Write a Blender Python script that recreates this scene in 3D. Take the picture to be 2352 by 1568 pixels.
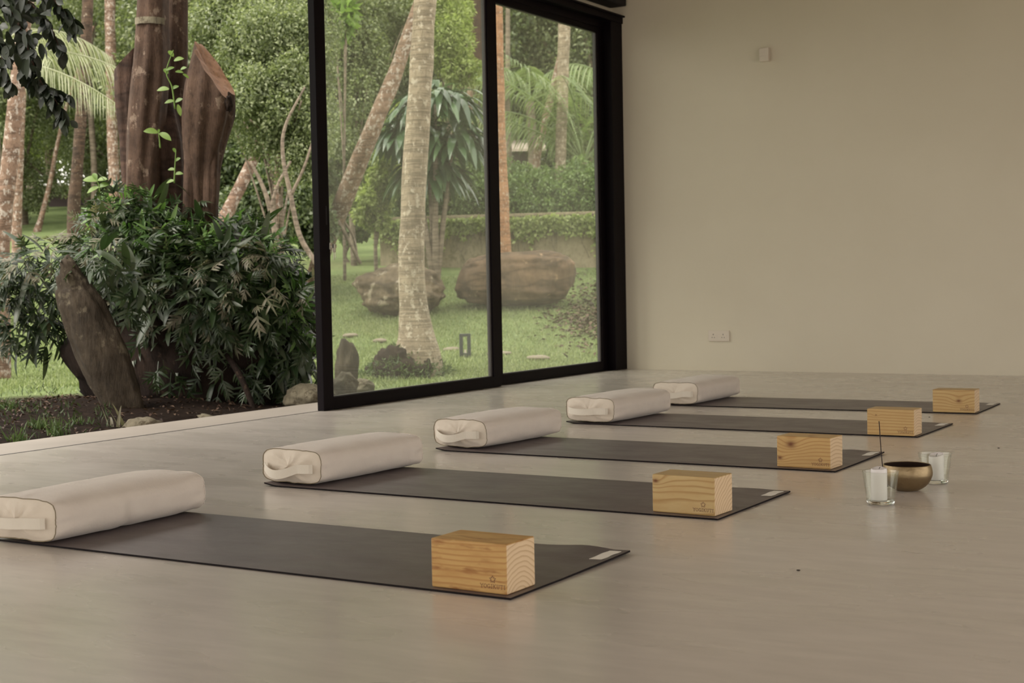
import bpy, bmesh, math, random
import numpy as np
from mathutils import Vector, Matrix, noise

for o in list(bpy.data.objects): bpy.data.objects.remove(o)
sc = bpy.context.scene
COL = sc.collection
PI = math.pi

# ------------------------------------------------------------------ camera
F, YAW, PIT, ROL = 3297.82, 0.54382, 0.042395, -0.019334
CP = np.array([5.41334, -10.63945, 0.74953])
fw = np.array([-math.sin(YAW)*math.cos(PIT), math.cos(YAW)*math.cos(PIT), -math.sin(PIT)])
rt = np.array([math.cos(YAW), math.sin(YAW), 0.0]); up = np.cross(rt, fw)
rt, up = math.cos(ROL)*rt+math.sin(ROL)*up, -math.sin(ROL)*rt+math.cos(ROL)*up
cd = bpy.data.cameras.new('camera'); cam = bpy.data.objects.new('camera', cd); COL.objects.link(cam)
cd.sensor_width = 36; cd.lens = F*36/2352
cam.matrix_world = Matrix([[rt[0], up[0], -fw[0], CP[0]], [rt[1], up[1], -fw[1], CP[1]], [rt[2], up[2], -fw[2], CP[2]], [0, 0, 0, 1]])
cd.dof.use_dof = True; cd.dof.focus_distance = 5.2; cd.dof.aperture_fstop = 6.5
cd.clip_end = 500
sc.camera = cam

# ------------------------------------------------------------------ world, sun, exposure
sc.view_settings.view_transform = 'Standard'; sc.view_settings.look = 'None'
sc.view_settings.gamma = 1; sc.view_settings.use_curve_mapping = False
sc.view_settings.exposure = 0.36
W = bpy.data.worlds.new('sky'); sc.world = W; W.use_nodes = True
wn = W.node_tree; bg = wn.nodes['Background']
tc = wn.nodes.new('ShaderNodeTexCoord'); sx = wn.nodes.new('ShaderNodeSeparateXYZ'); cr = wn.nodes.new('ShaderNodeValToRGB')
wn.links.new(tc.outputs['Generated'], sx.inputs[0]); wn.links.new(sx.outputs['Z'], cr.inputs[0]); wn.links.new(cr.outputs[0], bg.inputs[0])
cr.color_ramp.elements[0].color = (.92, .87, .79, 1); cr.color_ramp.elements[0].position = 0
cr.color_ramp.elements[1].color = (1, .95, .88, 1); cr.color_ramp.elements[1].position = .7
bg.inputs[1].default_value = 2.2
sl = bpy.data.lights.new('hazy_sun', 'SUN'); sl.energy = 3.0; sl.angle = math.radians(30); sl.color = (1, .95, .84)
so = bpy.data.objects.new('hazy_sun', sl); COL.objects.link(so)
so.rotation_euler = (math.radians(38), math.radians(-22), 0)      # high, from the garden side towards the camera's back

# ------------------------------------------------------------------ helpers
def ray(px, py): return fw+rt*(px-1176)/F-up*(py-784)/F
def at(px, py, D): return CP+ray(px, py)*D
def ppm(D): return F/D
GS = [(-50, -.12), (14.5, -.12), (16.5, -.02), (19, .33), (23.5, 1.03), (35, 2.3), (50, 3.8), (90, 7), (300, 12)]
fh = fw[:2]/np.linalg.norm(fw[:2])
def gz(x, y):
    s = (x-CP[0])*fh[0]+(y-CP[1])*fh[1]
    return float(np.interp(s, [a for a, b in GS], [b for a, b in GS]))
def tz(x, y):
    z = gz(x, y)+.05*noise.noise(Vector((x*.35, y*.35, 0)))+.02*noise.noise(Vector((x*1.7, y*1.7, 4))); d = math.hypot((x+1.6)/1.7, (y+4.4)/2.4)
    z += .13*math.exp(-d*d*1.2)*(1 if x < -.5 else 0)
    return min(z, -.06) if x > -.6 else z
def gp(px, py):
    d = ray(px, py)
    for k in range(600):
        D = 7.4+k*.04+(k/60)**2*.08; p = CP+d*D
        if p[0] < -.4 and p[2] <= tz(p[0], p[1]): return p, D
    return CP+d*40, 40
def gd(px, D):
    """ground point below the direction of column px at distance D"""
    p = at(px, 650, D); return np.array([p[0], p[1], gz(p[0], p[1])])
def depth(p): return float((np.array(p)-CP)@fw)

def mesh_np(V, faces, name='m', smooth=False):
    me = bpy.data.meshes.new(name)
    V = np.asarray(V, np.float32)
    if isinstance(faces, np.ndarray):
        n, k = faces.shape
        me.vertices.add(len(V)); me.vertices.foreach_set('co', V.ravel())
        me.loops.add(n*k); me.loops.foreach_set('vertex_index', faces.astype(np.int32).ravel())
        me.polygons.add(n); me.polygons.foreach_set('loop_start', np.arange(0, n*k, k, dtype=np.int32))
        me.polygons.foreach_set('loop_total', np.full(n, k, np.int32))
        me.update(calc_edges=True)
    else:
        me.from_pydata([tuple(v) for v in V], [], [tuple(f) for f in faces])
    if smooth: me.polygons.foreach_set('use_smooth', [True]*len(me.polygons))
    me.update(); return me
def obj(name, me, mat=None, parent=None, loc=None):
    if isinstance(me, bmesh.types.BMesh):
        b = me; me = bpy.data.meshes.new(name); b.to_mesh(me); b.free()
    me.name = name
    o = bpy.data.objects.new(name, me); COL.objects.link(o)
    if mat:
        for m in (mat if isinstance(mat, (list, tuple)) else [mat]): me.materials.append(m)
    if parent: o.parent = parent
    if loc is not None: o.location = loc
    return o
def tag(o, label, cat, group=None, kind=None):
    o['label'] = label; o['category'] = cat
    if group: o['group'] = group
    if kind: o['kind'] = kind
    return o
def thing(name, label, cat, loc=(0, 0, 0), rz=0, group=None):
    o = bpy.data.objects.new(name, None); COL.objects.link(o); o.location = loc; o.rotation_euler = (0, 0, rz)
    o.empty_display_size = .05
    return tag(o, label, cat, group)
def struct(name, me, mat, label=None, **k):
    o = obj(name, me, mat, **k); o['kind'] = 'structure'
    if label: o['label'] = label
    return o
def copy_tree(o, parent=None):
    c = o.copy(); COL.objects.link(c); c.parent = parent
    for ch in list(o.children): copy_tree(ch, c)
    return c
def boxes(lst, bev=0, seg=2):
    bm = bmesh.new()
    for (x0, x1, y0, y1, z0, z1) in lst:
        r = bmesh.ops.create_cube(bm, size=1)
        for v in r['verts']:
            v.co = Vector(((x0+x1)/2+v.co.x*(x1-x0), (y0+y1)/2+v.co.y*(y1-y0), (z0+z1)/2+v.co.z*(z1-z0)))
    if bev:
        bmesh.ops.bevel(bm, geom=bm.edges[:]+bm.verts[:], offset=bev, segments=seg, affect='EDGES', profile=.6)
    return bm
def catmull(P, n):
    P = np.asarray(P, float)
    Q = np.vstack([2*P[0]-P[1], P, 2*P[-1]-P[-2]]); out = []
    for i in range(1, len(Q)-2):
        for t in np.linspace(0, 1, n, endpoint=False):
            a, b, c, d = Q[i-1], Q[i], Q[i+1], Q[i+2]
            out.append(.5*((2*b)+(-a+c)*t+(2*a-5*b+4*c-d)*t*t+(-a+3*b-3*c+d)*t**3))
    out.append(Q[-2]); return np.array(out)
def tube_data(P, R, seg=12, rough=0, closed=True, ang=0, seed=0):
    """P (n,3) path, R (n,) radii; returns verts and faces"""
    P = np.asarray(P, float); n = len(P)
    T = np.gradient(P, axis=0); T /= np.linalg.norm(T, axis=1)[:, None]+1e-9
    ref = np.array([0, 1, 0.]) if abs(T[0][1]) < .8 else np.array([1., 0, 0])
    V = []; Fc = []
    for i in range(n):
        a = np.cross(T[i], ref); a /= np.linalg.norm(a); b = np.cross(T[i], a)
        for k in range(seg):
            th = 2*PI*k/seg
            r = R[i]
            if rough: r *= 1+rough*noise.noise(Vector((math.cos(th)*1.6+seed, math.sin(th)*1.6, P[i][2]*3)))+ang*noise.noise(Vector((math.cos(th)*2.5, math.sin(th)*2.5+seed*3, P[i][2]*.8)))
            V.append(P[i]+a*math.cos(th)*r+b*math.sin(th)*r)
    for i in range(n-1):
        for k in range(seg):
            k2 = (k+1) % seg
            Fc.append((i*seg+k, i*seg+k2, (i+1)*seg+k2, (i+1)*seg+k))
    if closed:
        Fc.append(tuple(range(seg))[::-1]); Fc.append(tuple((n-1)*seg+k for k in range(seg)))
    return V, Fc
def tubes(lst, seg=10, rough=0, smooth=True, n=6):
    V = []; Fc = []
    for P, R in lst:
        PP = catmull(P, n); RR = np.interp(np.linspace(0, 1, len(PP)), np.linspace(0, 1, len(R)), R)
        v, f = tube_data(PP, RR, seg, rough)
        Fc += [tuple(i+len(V) for i in q) for q in f]; V += v
    return mesh_np(V, Fc, smooth=smooth)
def lathe(prof, seg=48):
    """prof: list of (r,z); closed surface of revolution"""
    V = []; Fc = []
    n = len(prof)
    for r, z in prof:
        for k in range(seg): V.append((r*math.cos(2*PI*k/seg), r*math.sin(2*PI*k/seg), z))
    for i in range(n-1):
        for k in range(seg):
            k2 = (k+1) % seg; Fc.append((i*seg+k, i*seg+k2, (i+1)*seg+k2, (i+1)*seg+k))
    Fc.append(tuple(range(seg))[::-1]); Fc.append(tuple((n-1)*seg+k for k in range(seg)))
    return mesh_np(V, Fc, smooth=True)

# ------------------------------------------------------------------ materials
def mat(name, base=(.5, .5, .5), rough=.5, spec=.5, metal=0):
    m = bpy.data.materials.new(name); m.use_nodes = True
    b = m.node_tree.nodes['Principled BSDF']
    b.inputs['Base Color'].default_value = (*base, 1); b.inputs['Roughness'].default_value = rough
    b.inputs['Specular IOR Level'].default_value = spec; b.inputs['Metallic'].default_value = metal
    return m
class NT:
    def __init__(s, m): s.t = m.node_tree; s.b = s.t.nodes.get('Principled BSDF'); s.out = s.t.nodes.get('Material Output')
    def n(s, typ, **k):
        x = s.t.nodes.new(typ)
        for a, v in k.items(): setattr(x, a, v)
        return x
    def l(s, a, b): s.t.links.new(a, b)
    def coord(s, kind='Object', scale=(1, 1, 1), rot=(0, 0, 0), loc=(0, 0, 0)):
        tc = s.n('ShaderNodeTexCoord'); mp = s.n('ShaderNodeMapping')
        mp.inputs['Scale'].default_value = scale; mp.inputs['Rotation'].default_value = rot; mp.inputs['Location'].default_value = loc
        s.l(tc.outputs[kind], mp.inputs[0]); return mp.outputs[0]
    def noise(s, vec, scale, detail=4, rough=.5, dist=0):
        x = s.n('ShaderNodeTexNoise'); x.inputs['Scale'].default_value = scale; x.inputs['Detail'].default_value = detail
        x.inputs['Roughness'].default_value = rough; x.inputs['Distortion'].default_value = dist
        if vec: s.l(vec, x.inputs['Vector'])
        return x.outputs['Fac']
    def ramp(s, fac, stops, interp='LINEAR'):
        x = s.n('ShaderNodeValToRGB'); e = x.color_ramp; e.interpolation = interp
        while len(e.elements) < len(stops): e.elements.new(.5)
        for q, (p, c) in zip(e.elements, stops):
            q.position = p; q.color = (*c, 1) if len(c) == 3 else c
        s.l(fac, x.inputs[0]); return x.outputs[0]
    def mix(s, fac, a, b, mode='MIX'):
        x = s.n('ShaderNodeMix', data_type='RGBA', blend_type=mode)
        if isinstance(fac, (int, float)): x.inputs[0].default_value = fac
        else: s.l(fac, x.inputs[0])
        for v, i in ((a, 6), (b, 7)):
            if isinstance(v, tuple): x.inputs[i].default_value = (*v, 1)
            else: s.l(v, x.inputs[i])
        return x.outputs[2]
    def math(s, op, a, b=None, c=None):
        x = s.n('ShaderNodeMath', operation=op)
        for i, v in enumerate((a, b, c)):
            if v is None: continue
            if isinstance(v, (int, float)): x.inputs[i].default_value = v
            else: s.l(v, x.inputs[i])
        return x.outputs[0]
    def bump(s, h, strength=.3, dist=.01):
        x = s.n('ShaderNodeBump'); x.inputs['Strength'].default_value = strength; x.inputs['Distance'].default_value = dist
        s.l(h, x.inputs['Height']); s.l(x.outputs[0], s.b.inputs['Normal'])
    def col(s, c): s.l(c, s.b.inputs['Base Color'])

def slab_ior(t, fr, ior):
    g = t.n('ShaderNodeNewGeometry'); t.l(t.math('ADD', ior, t.math('MULTIPLY', g.outputs['Backfacing'], 1/ior-ior)), fr.inputs[0])
def leaf_mat(name, c1, c2, c3=None, rough=.45, trans=.35, spec=.5):
    m = mat(name, c1, rough, spec); t = NT(m)
    g = t.n('ShaderNodeNewGeometry')
    st = [(0, c1), (1, c2)] if c3 is None else [(0, c1), (.55, c2), (1, c3)]
    c = t.ramp(g.outputs['Random Per Island'], st); t.col(c)
    tr = t.n('ShaderNodeBsdfTranslucent'); t.l(t.mix(1, c, (1.0, 1.08, .66), 'MULTIPLY'), tr.inputs[0])
    mx = t.n('ShaderNodeMixShader'); mx.inputs[0].default_value = trans
    t.l(t.b.outputs[0], mx.inputs[1]); t.l(tr.outputs[0], mx.inputs[2]); t.l(mx.outputs[0], t.out.inputs[0])
    return m
def bark_mat(name, c1, c2, patch=None, rings=0, pscale=7, pth=.55, rough=.85):
    m = mat(name, c1, rough, .25); t = NT(m); v = t.coord('Object')
    n1 = t.noise(v, 6, 6, .65); c = t.ramp(n1, [(.3, c1), (.7, c2)])
    h = t.noise(t.coord('Object', (22, 22, 5)), 1, 5, .7)
    if rings:
        vz = t.noise(t.coord('Object', (1.2, 1.2, rings)), 1, 3, .6)
        c = t.mix(t.ramp(vz, [(.42, (0, 0, 0)), (.5, (.7, .7, .7)), (.55, (0, 0, 0))]), c, tuple(x*.45 for x in c1))
        h = t.math('ADD', h, t.math('MULTIPLY', vz, .6))
    dk = t.noise(t.coord('Object', (38, 38, 16)), 1, 5, .75); c = t.mix(t.ramp(dk, [(.30, (.65,)*3), (.5, (0,)*3)]), c, tuple(x*.35 for x in c1))
    if patch:
        pn = t.noise(t.coord('Object', (1, 1, .8)), pscale, 6, .7)
        c = t.mix(t.ramp(pn, [(pth, (0, 0, 0)), (pth+.06, (.85, .85, .85))]), c, patch)
    t.col(c); t.bump(h, .6, .02); return m

M = {}
# plaster
m = mat('wall_plaster', (.62, .56, .42), .85, .2); t = NT(m)
t.col(t.ramp(t.noise(t.coord(), 1.2, 5, .6), [(.3, (.645, .585, .475)), (.7, (.675, .615, .505))])); t.bump(t.noise(t.coord(), 40, 4), .08, .004); M['wall'] = m
M['ceiling'] = mat('ceiling_paint', (.42, .37, .33), .9, .2)
# polished cement floor
m = mat('polished_cement', (.5, .45, .38), .3, .5); t = NT(m); v = t.coord()
n1 = t.noise(v, 1.1, 4, .5); n2 = t.noise(t.coord('Object', (1.1, 3.2, 1), (0, 0, -.54)), 1.5, 5, .6)
c = t.mix(.5, t.ramp(n1, [(.25, (.59, .53, .48)), (.75, (.645, .59, .54))]), t.ramp(n2, [(.2, (.53, .47, .425)), (.8, (.72, .655, .595))]))
c = t.mix(t.ramp(t.noise(t.coord('Object', (1, 4.5, 1), (0, 0, -.54)), 4, 6, .65), [(.36, (.5,)*3), (.62, (0,)*3)]), c, (.49, .445, .40)); t.col(c)
t.l(t.ramp(t.noise(t.coord('Object', (1, 2.5, 1), (0, 0, -.54)), 1.5, 3, .5), [(.2, (.22, .22, .22)), (.8, (.34, .34, .34))]), t.b.inputs['Roughness'])
t.b.inputs['Coat Weight'].default_value = .25; t.b.inputs['Coat Roughness'].default_value = .12; M['floor'] = m
m = mat('threshold_cement', (.45, .39, .34), .5, .4); t = NT(m)
t.col(t.ramp(t.noise(t.coord(), 2.5, 5, .6), [(.3, (.36, .315, .275)), (.7, (.42, .37, .325))])); M['sill'] = m
M['frame'] = mat('dark_aluminium', (.0035, .0015, .0028), .5, .10)
M['bead'] = mat('grey_gasket', (.07, .062, .062), .4, .5)
M['track'] = mat('black_track', (.008, .006, .008), .6, .3)
# window glass: clear, with real Fresnel reflections and a faint translucent veil painted in for reflected haze
def pane_mat(name, veil):
    m = bpy.data.materials.new(name); m.use_nodes = True; t = NT(m); t.t.nodes.remove(t.b)
    tr = t.n('ShaderNodeBsdfTransparent'); tr.inputs[0].default_value = (.95, .97, .94, 1)
    gl = t.n('ShaderNodeBsdfGlossy'); gl.inputs['Roughness'].default_value = .0; gl.inputs[0].default_value = (1, 1, 1, 1)
    fr = t.n('ShaderNodeFresnel'); slab_ior(t, fr, 1.5)
    mx = t.n('ShaderNodeMixShader'); t.l(fr.outputs[0], mx.inputs[0]); t.l(tr.outputs[0], mx.inputs[1]); t.l(gl.outputs[0], mx.inputs[2])
    df = t.n('ShaderNodeBsdfTranslucent'); df.inputs[0].default_value = (.8, .8, .7, 1)
    m2 = t.n('ShaderNodeMixShader')
    t.l(t.ramp(t.noise(t.coord('Object', (1, 1, .6)), 2, 4, .6), [(.3, (veil*.7,)*3), (.7, (veil*1.4,)*3)]), m2.inputs[0])
    t.l(mx.outputs[0], m2.inputs[1]); t.l(df.outputs[0], m2.inputs[2]); t.l(m2.outputs[0], t.out.inputs[0])
    return m
M['pane'] = pane_mat('window_glass', .03)
# fabric
def cloth(name, a, b, sc_=220):
    m = mat(name, a, .9, .2); t = NT(m)
    t.col(t.ramp(t.noise(t.coord(), 7, 5, .6), [(.3, a), (.7, b)]))
    h = t.math('ADD', t.noise(t.coord(), 14, 6, .7), t.math('MULTIPLY', t.noise(t.coord(), sc_, 2), .15)); t.bump(h, .25, .01)
    t.b.inputs['Sheen Weight'].default_value = .15; return m
M['canvas'] = cloth('cream_canvas', (.70, .62, .56), (.75, .675, .61))
M['canvas_end'] = cloth('cream_canvas_end', (.67, .59, .50), (.72, .64, .55))
M['strap'] = cloth('cotton_webbing', (.70, .64, .55), (.74, .68, .6), 400)
M['piping'] = mat('olive_piping', (.26, .215, .15), .85, .2)
# mat rubber
m = mat('mat_rubber', (.075, .062, .055), .5, .5); t = NT(m); v = t.coord()
t.col(t.ramp(t.noise(t.coord('Object', (1, 3, 1)), 3, 6, .65), [(.3, (.092, .070, .072)), (.7, (.132, .103, .106))]))
t.l(t.ramp(t.noise(t.coord('Object', (1, 2, 1)), 4, 5, .6), [(.3, (.32,)*3), (.7, (.46,)*3)]), t.b.inputs['Roughness'])
t.bump(t.noise(v, 320, 2), .25, .002); M['mat'] = m
m = mat('mat_edge', (.02, .013, .014), .8, .2); t = NT(m)
t.col(t.ramp(t.noise(t.coord(), 260, 2), [(.6, (.007, .004, .005)), (.8, (.06, .04, .038))])); M['mat_edge'] = m
M['label'] = cloth('label_cotton', (.62, .57, .48), (.70, .64, .55), 500)
# pine block
def wood(name, cy, cz, freq, knots=(), warm=0, seed=0, blotch=0, wv=.018):
    m = mat(name, (.5, .3, .12), .42, .35); t = NT(m)
    tcn = t.n('ShaderNodeTexCoord'); v = tcn.outputs['Object']
    s = t.n('ShaderNodeSeparateXYZ'); t.l(v, s.inputs[0])
    wob = t.noise(t.coord('Object', (3.0, 10, 10), loc=(seed, seed, 0)), 1, 2, .5)
    wob2 = t.noise(t.coord('Object', (9, 60, 60), loc=(seed, 0, 0)), 1, 3, .5)
    dy = t.math('SUBTRACT', s.outputs['Y'], cy); dz = t.math('SUBTRACT', s.outputs['Z'], cz)
    r = t.math('SQRT', t.math('ADD', t.math('MULTIPLY', dy, dy), t.math('MULTIPLY', dz, dz)))
    r = t.math('ADD', r, t.math('MULTIPLY', t.math('SUBTRACT', wob, .5), wv)); r = t.math('ADD', r, t.math('MULTIPLY', t.math('SUBTRACT', wob2, .5), .0025))
    kf = None
    for (kx, ky, kz, kr) in knots:
        p = t.n('ShaderNodeVectorMath', operation='SUBTRACT'); t.l(v, p.inputs[0]); p.inputs[1].default_value = (kx, ky, kz)
        sc2 = t.n('ShaderNodeVectorMath', operation='MULTIPLY'); t.l(p.outputs[0], sc2.inputs[0]); sc2.inputs[1].default_value = (.7, .25, 1.1)
        ln = t.n('ShaderNodeVectorMath', operation='LENGTH'); t.l(sc2.outputs[0], ln.inputs[0])
        g = t.math('POWER', 2.718, t.math('MULTIPLY', t.math('POWER', t.math('DIVIDE', ln.outputs['Value'], kr*2.2), 2), -1))
        r = t.math('ADD', r, t.math('MULTIPLY', g, kr*1.6))
        k1 = t.math('POWER', 2.718, t.math('MULTIPLY', t.math('POWER', t.math('DIVIDE', t.math('ADD', ln.outputs['Value'], t.math('MULTIPLY', t.math('SUBTRACT', wob2, .5), kr*.9)), kr*.62), 2), -1))
        kf = k1 if kf is None else t.math('MAXIMUM', kf, k1)
    ph = t.math('FRACT', t.math('MULTIPLY', r, freq))
    w = warm
    lo = (.55+.02*w, .375-.02*w, .165-.03*w); hi = (.40+.03*w, .225-.01*w, .08-.01*w)
    c = t.ramp(ph, [(0, lo), (.55, lo), (.86, hi), (1, lo)])
    c = t.mix(t.ramp(t.noise(t.coord('Object', (3, 9, 9), loc=(seed*2, 0, 0)), 3, 4, .6), [(.4, (0, 0, 0)), (.75, (.5+blotch*.4,)*3)]), c, (.46, .25, .085) if blotch else (.46, .28, .11))
    if blotch:
        bl = t.noise(t.coord('Object', (9, 30, 45), loc=(3.1, 0, .4)), 1, 3, .55)
        c = t.mix(t.ramp(bl, [(.55, (0, 0, 0)), (.68, (.8,)*3)]), c, (.27, .10, .03))
    if kf is not None: c = t.mix(kf, c, (.15, .05, .018))
    # sawn end grain is paler and less oiled than the long faces
    nt = t.n('ShaderNodeSeparateXYZ'); t.l(tcn.outputs['Normal'], nt.inputs[0])
    e = t.math('GREATER_THAN', t.math('ABSOLUTE', nt.outputs['X']), .8)
    ec = t.ramp(ph, [(0, (.74, .56, .37)), (.5, (.72, .54, .35)), (.86, (.55, .37, .21)), (1, (.74, .56, .37))])
    t.col(t.mix(e, c, ec)); t.bump(ph, .05, .001); return m
M['logo'] = mat('branded_ink', (.13, .055, .05), .7, .2)
M['wax'] = mat('white_wax', (.80, .76, .76), .45, .5)
M['wax'].node_tree.nodes['Principled BSDF'].inputs['Subsurface Weight'].default_value = .0
M['wick'] = mat('burnt_wick', (.02, .015, .012), .9)
M['incense'] = mat('incense_paste', (.018, .008, .010), .8)
m = mat('brass', (.30, .225, .13), .46, .5, 1); t = NT(m)
t.col(t.ramp(t.noise(t.coord(), 22, 5, .6), [(.3, (.24, .175, .10)), (.7, (.36, .275, .165))])); t.bump(t.noise(t.coord(), 38, 3), .5, .004); M['brass'] = m
M['brass_in'] = mat('dark_inner_brass', (.045, .025, .018), .5, .4, .5)  # darker metal tone for the inside of the bowl
m = bpy.data.materials.new('tumbler_glass'); m.use_nodes = True; t = NT(m); t.t.nodes.remove(t.b)
tr = t.n('ShaderNodeBsdfTransparent'); tr.inputs[0].default_value = (.97, .98, .96, 1); gl = t.n('ShaderNodeBsdfGlossy'); gl.inputs['Roughness'].default_value = .03
fr = t.n('ShaderNodeFresnel'); slab_ior(t, fr, 1.5); mx = t.n('ShaderNodeMixShader')
t.l(fr.outputs[0], mx.inputs[0]); t.l(tr.outputs[0], mx.inputs[1]); t.l(gl.outputs[0], mx.inputs[2]); t.l(mx.outputs[0], t.out.inputs[0]); M['tumbler'] = m
m = mat('thick_glass', (.93, .96, .93), .02, .5); m.node_tree.nodes['Principled BSDF'].inputs['Transmission Weight'].default_value = 1; M['thick'] = m
M['plastic'] = mat('white_plastic', (.66, .58, .50), .4, .5)
M['hole'] = mat('socket_hole', (.05, .04, .035), .8)
M['metal'] = mat('brushed_steel', (.6, .57, .52), .3, .5, 1)
M['lamp'] = mat('grey_powdercoat', (.035, .04, .042), .5)
# outdoors
m = mat('lawn_ground', (.1, .16, .05), .95, .1); t = NT(m); v = t.coord()
gr = t.ramp(t.noise(v, 1.3, 7, .65), [(.28, (.09, .125, .05)), (.5, (.15, .20, .08)), (.72, (.25, .31, .13))])
gr = t.mix(t.ramp(t.noise(v, 30, 4, .7), [(.45, (0,)*3), (.7, (.5,)*3)]), gr, (.28, .34, .15))
gr = t.mix(t.ramp(t.noise(v, .45, 4, .6), [(.55, (0,)*3), (.68, (.35,)*3)]), gr, (.16, .13, .07))
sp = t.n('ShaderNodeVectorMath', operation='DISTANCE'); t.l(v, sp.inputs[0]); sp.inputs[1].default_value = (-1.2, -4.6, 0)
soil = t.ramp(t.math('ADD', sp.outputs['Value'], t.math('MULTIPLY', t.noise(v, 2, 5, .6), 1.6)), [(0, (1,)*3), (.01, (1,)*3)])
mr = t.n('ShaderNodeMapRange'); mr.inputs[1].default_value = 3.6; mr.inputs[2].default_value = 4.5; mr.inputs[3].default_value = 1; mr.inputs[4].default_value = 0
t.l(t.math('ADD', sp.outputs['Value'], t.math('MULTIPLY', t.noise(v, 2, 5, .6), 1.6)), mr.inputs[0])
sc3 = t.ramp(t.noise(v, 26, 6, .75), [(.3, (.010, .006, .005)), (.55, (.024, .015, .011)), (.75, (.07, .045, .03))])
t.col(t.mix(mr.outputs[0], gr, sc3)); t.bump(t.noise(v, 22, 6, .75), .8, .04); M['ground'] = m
M['blade'] = leaf_mat('grass_blade', (.16, .20, .09), (.25, .30, .14), (.37, .41, .22), .6, .4)
M['blade_dark'] = leaf_mat('tuft_blade', (.05, .09, .025), (.12, .17, .06), None, .55, .3)
M['leaf_a'] = leaf_mat('leaf_fine_green', (.11, .14, .065), (.21, .25, .12), (.40, .44, .26), .42, .42, .6)
M['leaf_b'] = leaf_mat('leaf_light_green', (.19, .24, .08), (.32, .39, .13), (.50, .55, .27), .45, .5)
M['leaf_c'] = leaf_mat('leaf_deep_green', (.055, .08, .034), (.11, .15, .062), (.22, .27, .125), .4, .35, .6)
M['leaf_hedge'] = leaf_mat('leaf_hedge', (.10, .16, .055), (.17, .25, .09), (.27, .36, .15), .42, .45, .6)
M['leaf_glossy'] = leaf_mat('leaf_glossy', (.03, .06, .03), (.06, .11, .05), (.09, .15, .07), .22, .2, .9)
M['leaf_near'] = leaf_mat('leaf_near_shaded', (.008, .012, .007), (.02, .028, .014), None, .45, .15, .5)  # near-black greens hold the shade under the roof in the leaf colour
M['shoot'] = leaf_mat('leaf_fresh_shoot', (.16, .27, .06), (.30, .42, .12), None, .4, .45)
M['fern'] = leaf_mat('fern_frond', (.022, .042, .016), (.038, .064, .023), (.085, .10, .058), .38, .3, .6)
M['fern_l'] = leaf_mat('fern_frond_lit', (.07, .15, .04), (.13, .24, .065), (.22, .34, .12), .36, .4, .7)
M['fern_p'] = leaf_mat('fern_frond_old', (.15, .13, .085), (.22, .20, .14), (.12, .14, .07), .5, .3, .5)
M['palm_leaf'] = leaf_mat('palm_leaflet', (.12, .18, .06), (.22, .29, .12), (.34, .38, .22), .4, .4, .6)
M['palm_pale'] = leaf_mat('palm_leaflet_pale', (.20, .23, .11), (.32, .34, .20), (.50, .50, .36), .4, .4, .6)
M['bark_tree'] = bark_mat('bark_brown', (.045, .026, .018), (.105, .063, .044), (.20, .145, .11), 0, 11, .58)
M['bark_dark'] = bark_mat('bark_dark', (.045, .026, .02), (.095, .055, .04), (.16, .10, .07), 5, 16, .7)
M['bark_palm'] = bark_mat('bark_palm_grey', (.20, .155, .11), (.36, .29, .21), (.46, .40, .32), 34, 16, .55)
M['bark_mottled'] = bark_mat('bark_mottled', (.16, .10, .07), (.27, .18, .13), (.43, .38, .33), 10, 17, .53)
M['bark_orange'] = bark_mat('bark_orange', (.27, .13, .07), (.37, .20, .11), (.46, .38, .30), 10, 34, .56)
M['bark_grey'] = bark_mat('bark_grey', (.16, .125, .095), (.26, .21, .16), (.34, .30, .25), 12, 9, .6)
M['bark_lichen'] = bark_mat('bark_dark_lichen', (.05, .035, .025), (.12, .075, .05), (.34, .29, .22), 8, 20, .6)
M['cut'] = bark_mat('cut_heartwood', (.26, .13, .075), (.38, .21, .125), (.12, .055, .035), 0, 16, .62, .7)
m = bark_mat('garden_rock', (.08, .058, .04), (.20, .15, .10), (.34, .29, .22), 4, 7, .58); M['rock'] = m
M['rock_shaded'] = bark_mat('shaded_rock', (.025, .018, .012), (.062, .046, .031), (.11, .09, .062), 0, 9, .58)  # rock browns darkened so the colour itself carries the shade on it
M['rock_rust'] = bark_mat('rusty_rock', (.075, .048, .032), (.17, .11, .07), (.36, .25, .16), 5, 5, .60)
M['rock_pale'] = bark_mat('pale_rock', (.12, .10, .07), (.24, .21, .15), (.08, .06, .04), 0, 12, .55)
M['concrete'] = bark_mat('weathered_concrete', (.22, .18, .12), (.32, .27, .19), (.13, .11, .06), 0, 3, .55)
M['stone'] = mat('paver_stone', (.20, .165, .125), .9)
M['ground_bounce'] = mat('pale_bounce_ground', (.55, .50, .43), .9)  # unseen ground, made pale as a bounce surface to brighten the room
M['roof'] = mat('pale_roof', (.44, .36, .31), .8)
M['dark_wall'] = mat('dark_wall', (.06, .04, .04), .8)
M['soil'] = NT(M['ground']) and bark_mat('root_soil', (.010, .006, .005), (.03, .018, .013), (.06, .038, .025), 0, 14, .6, .95)

rng = np.random.default_rng(7); random.seed(7)

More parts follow.
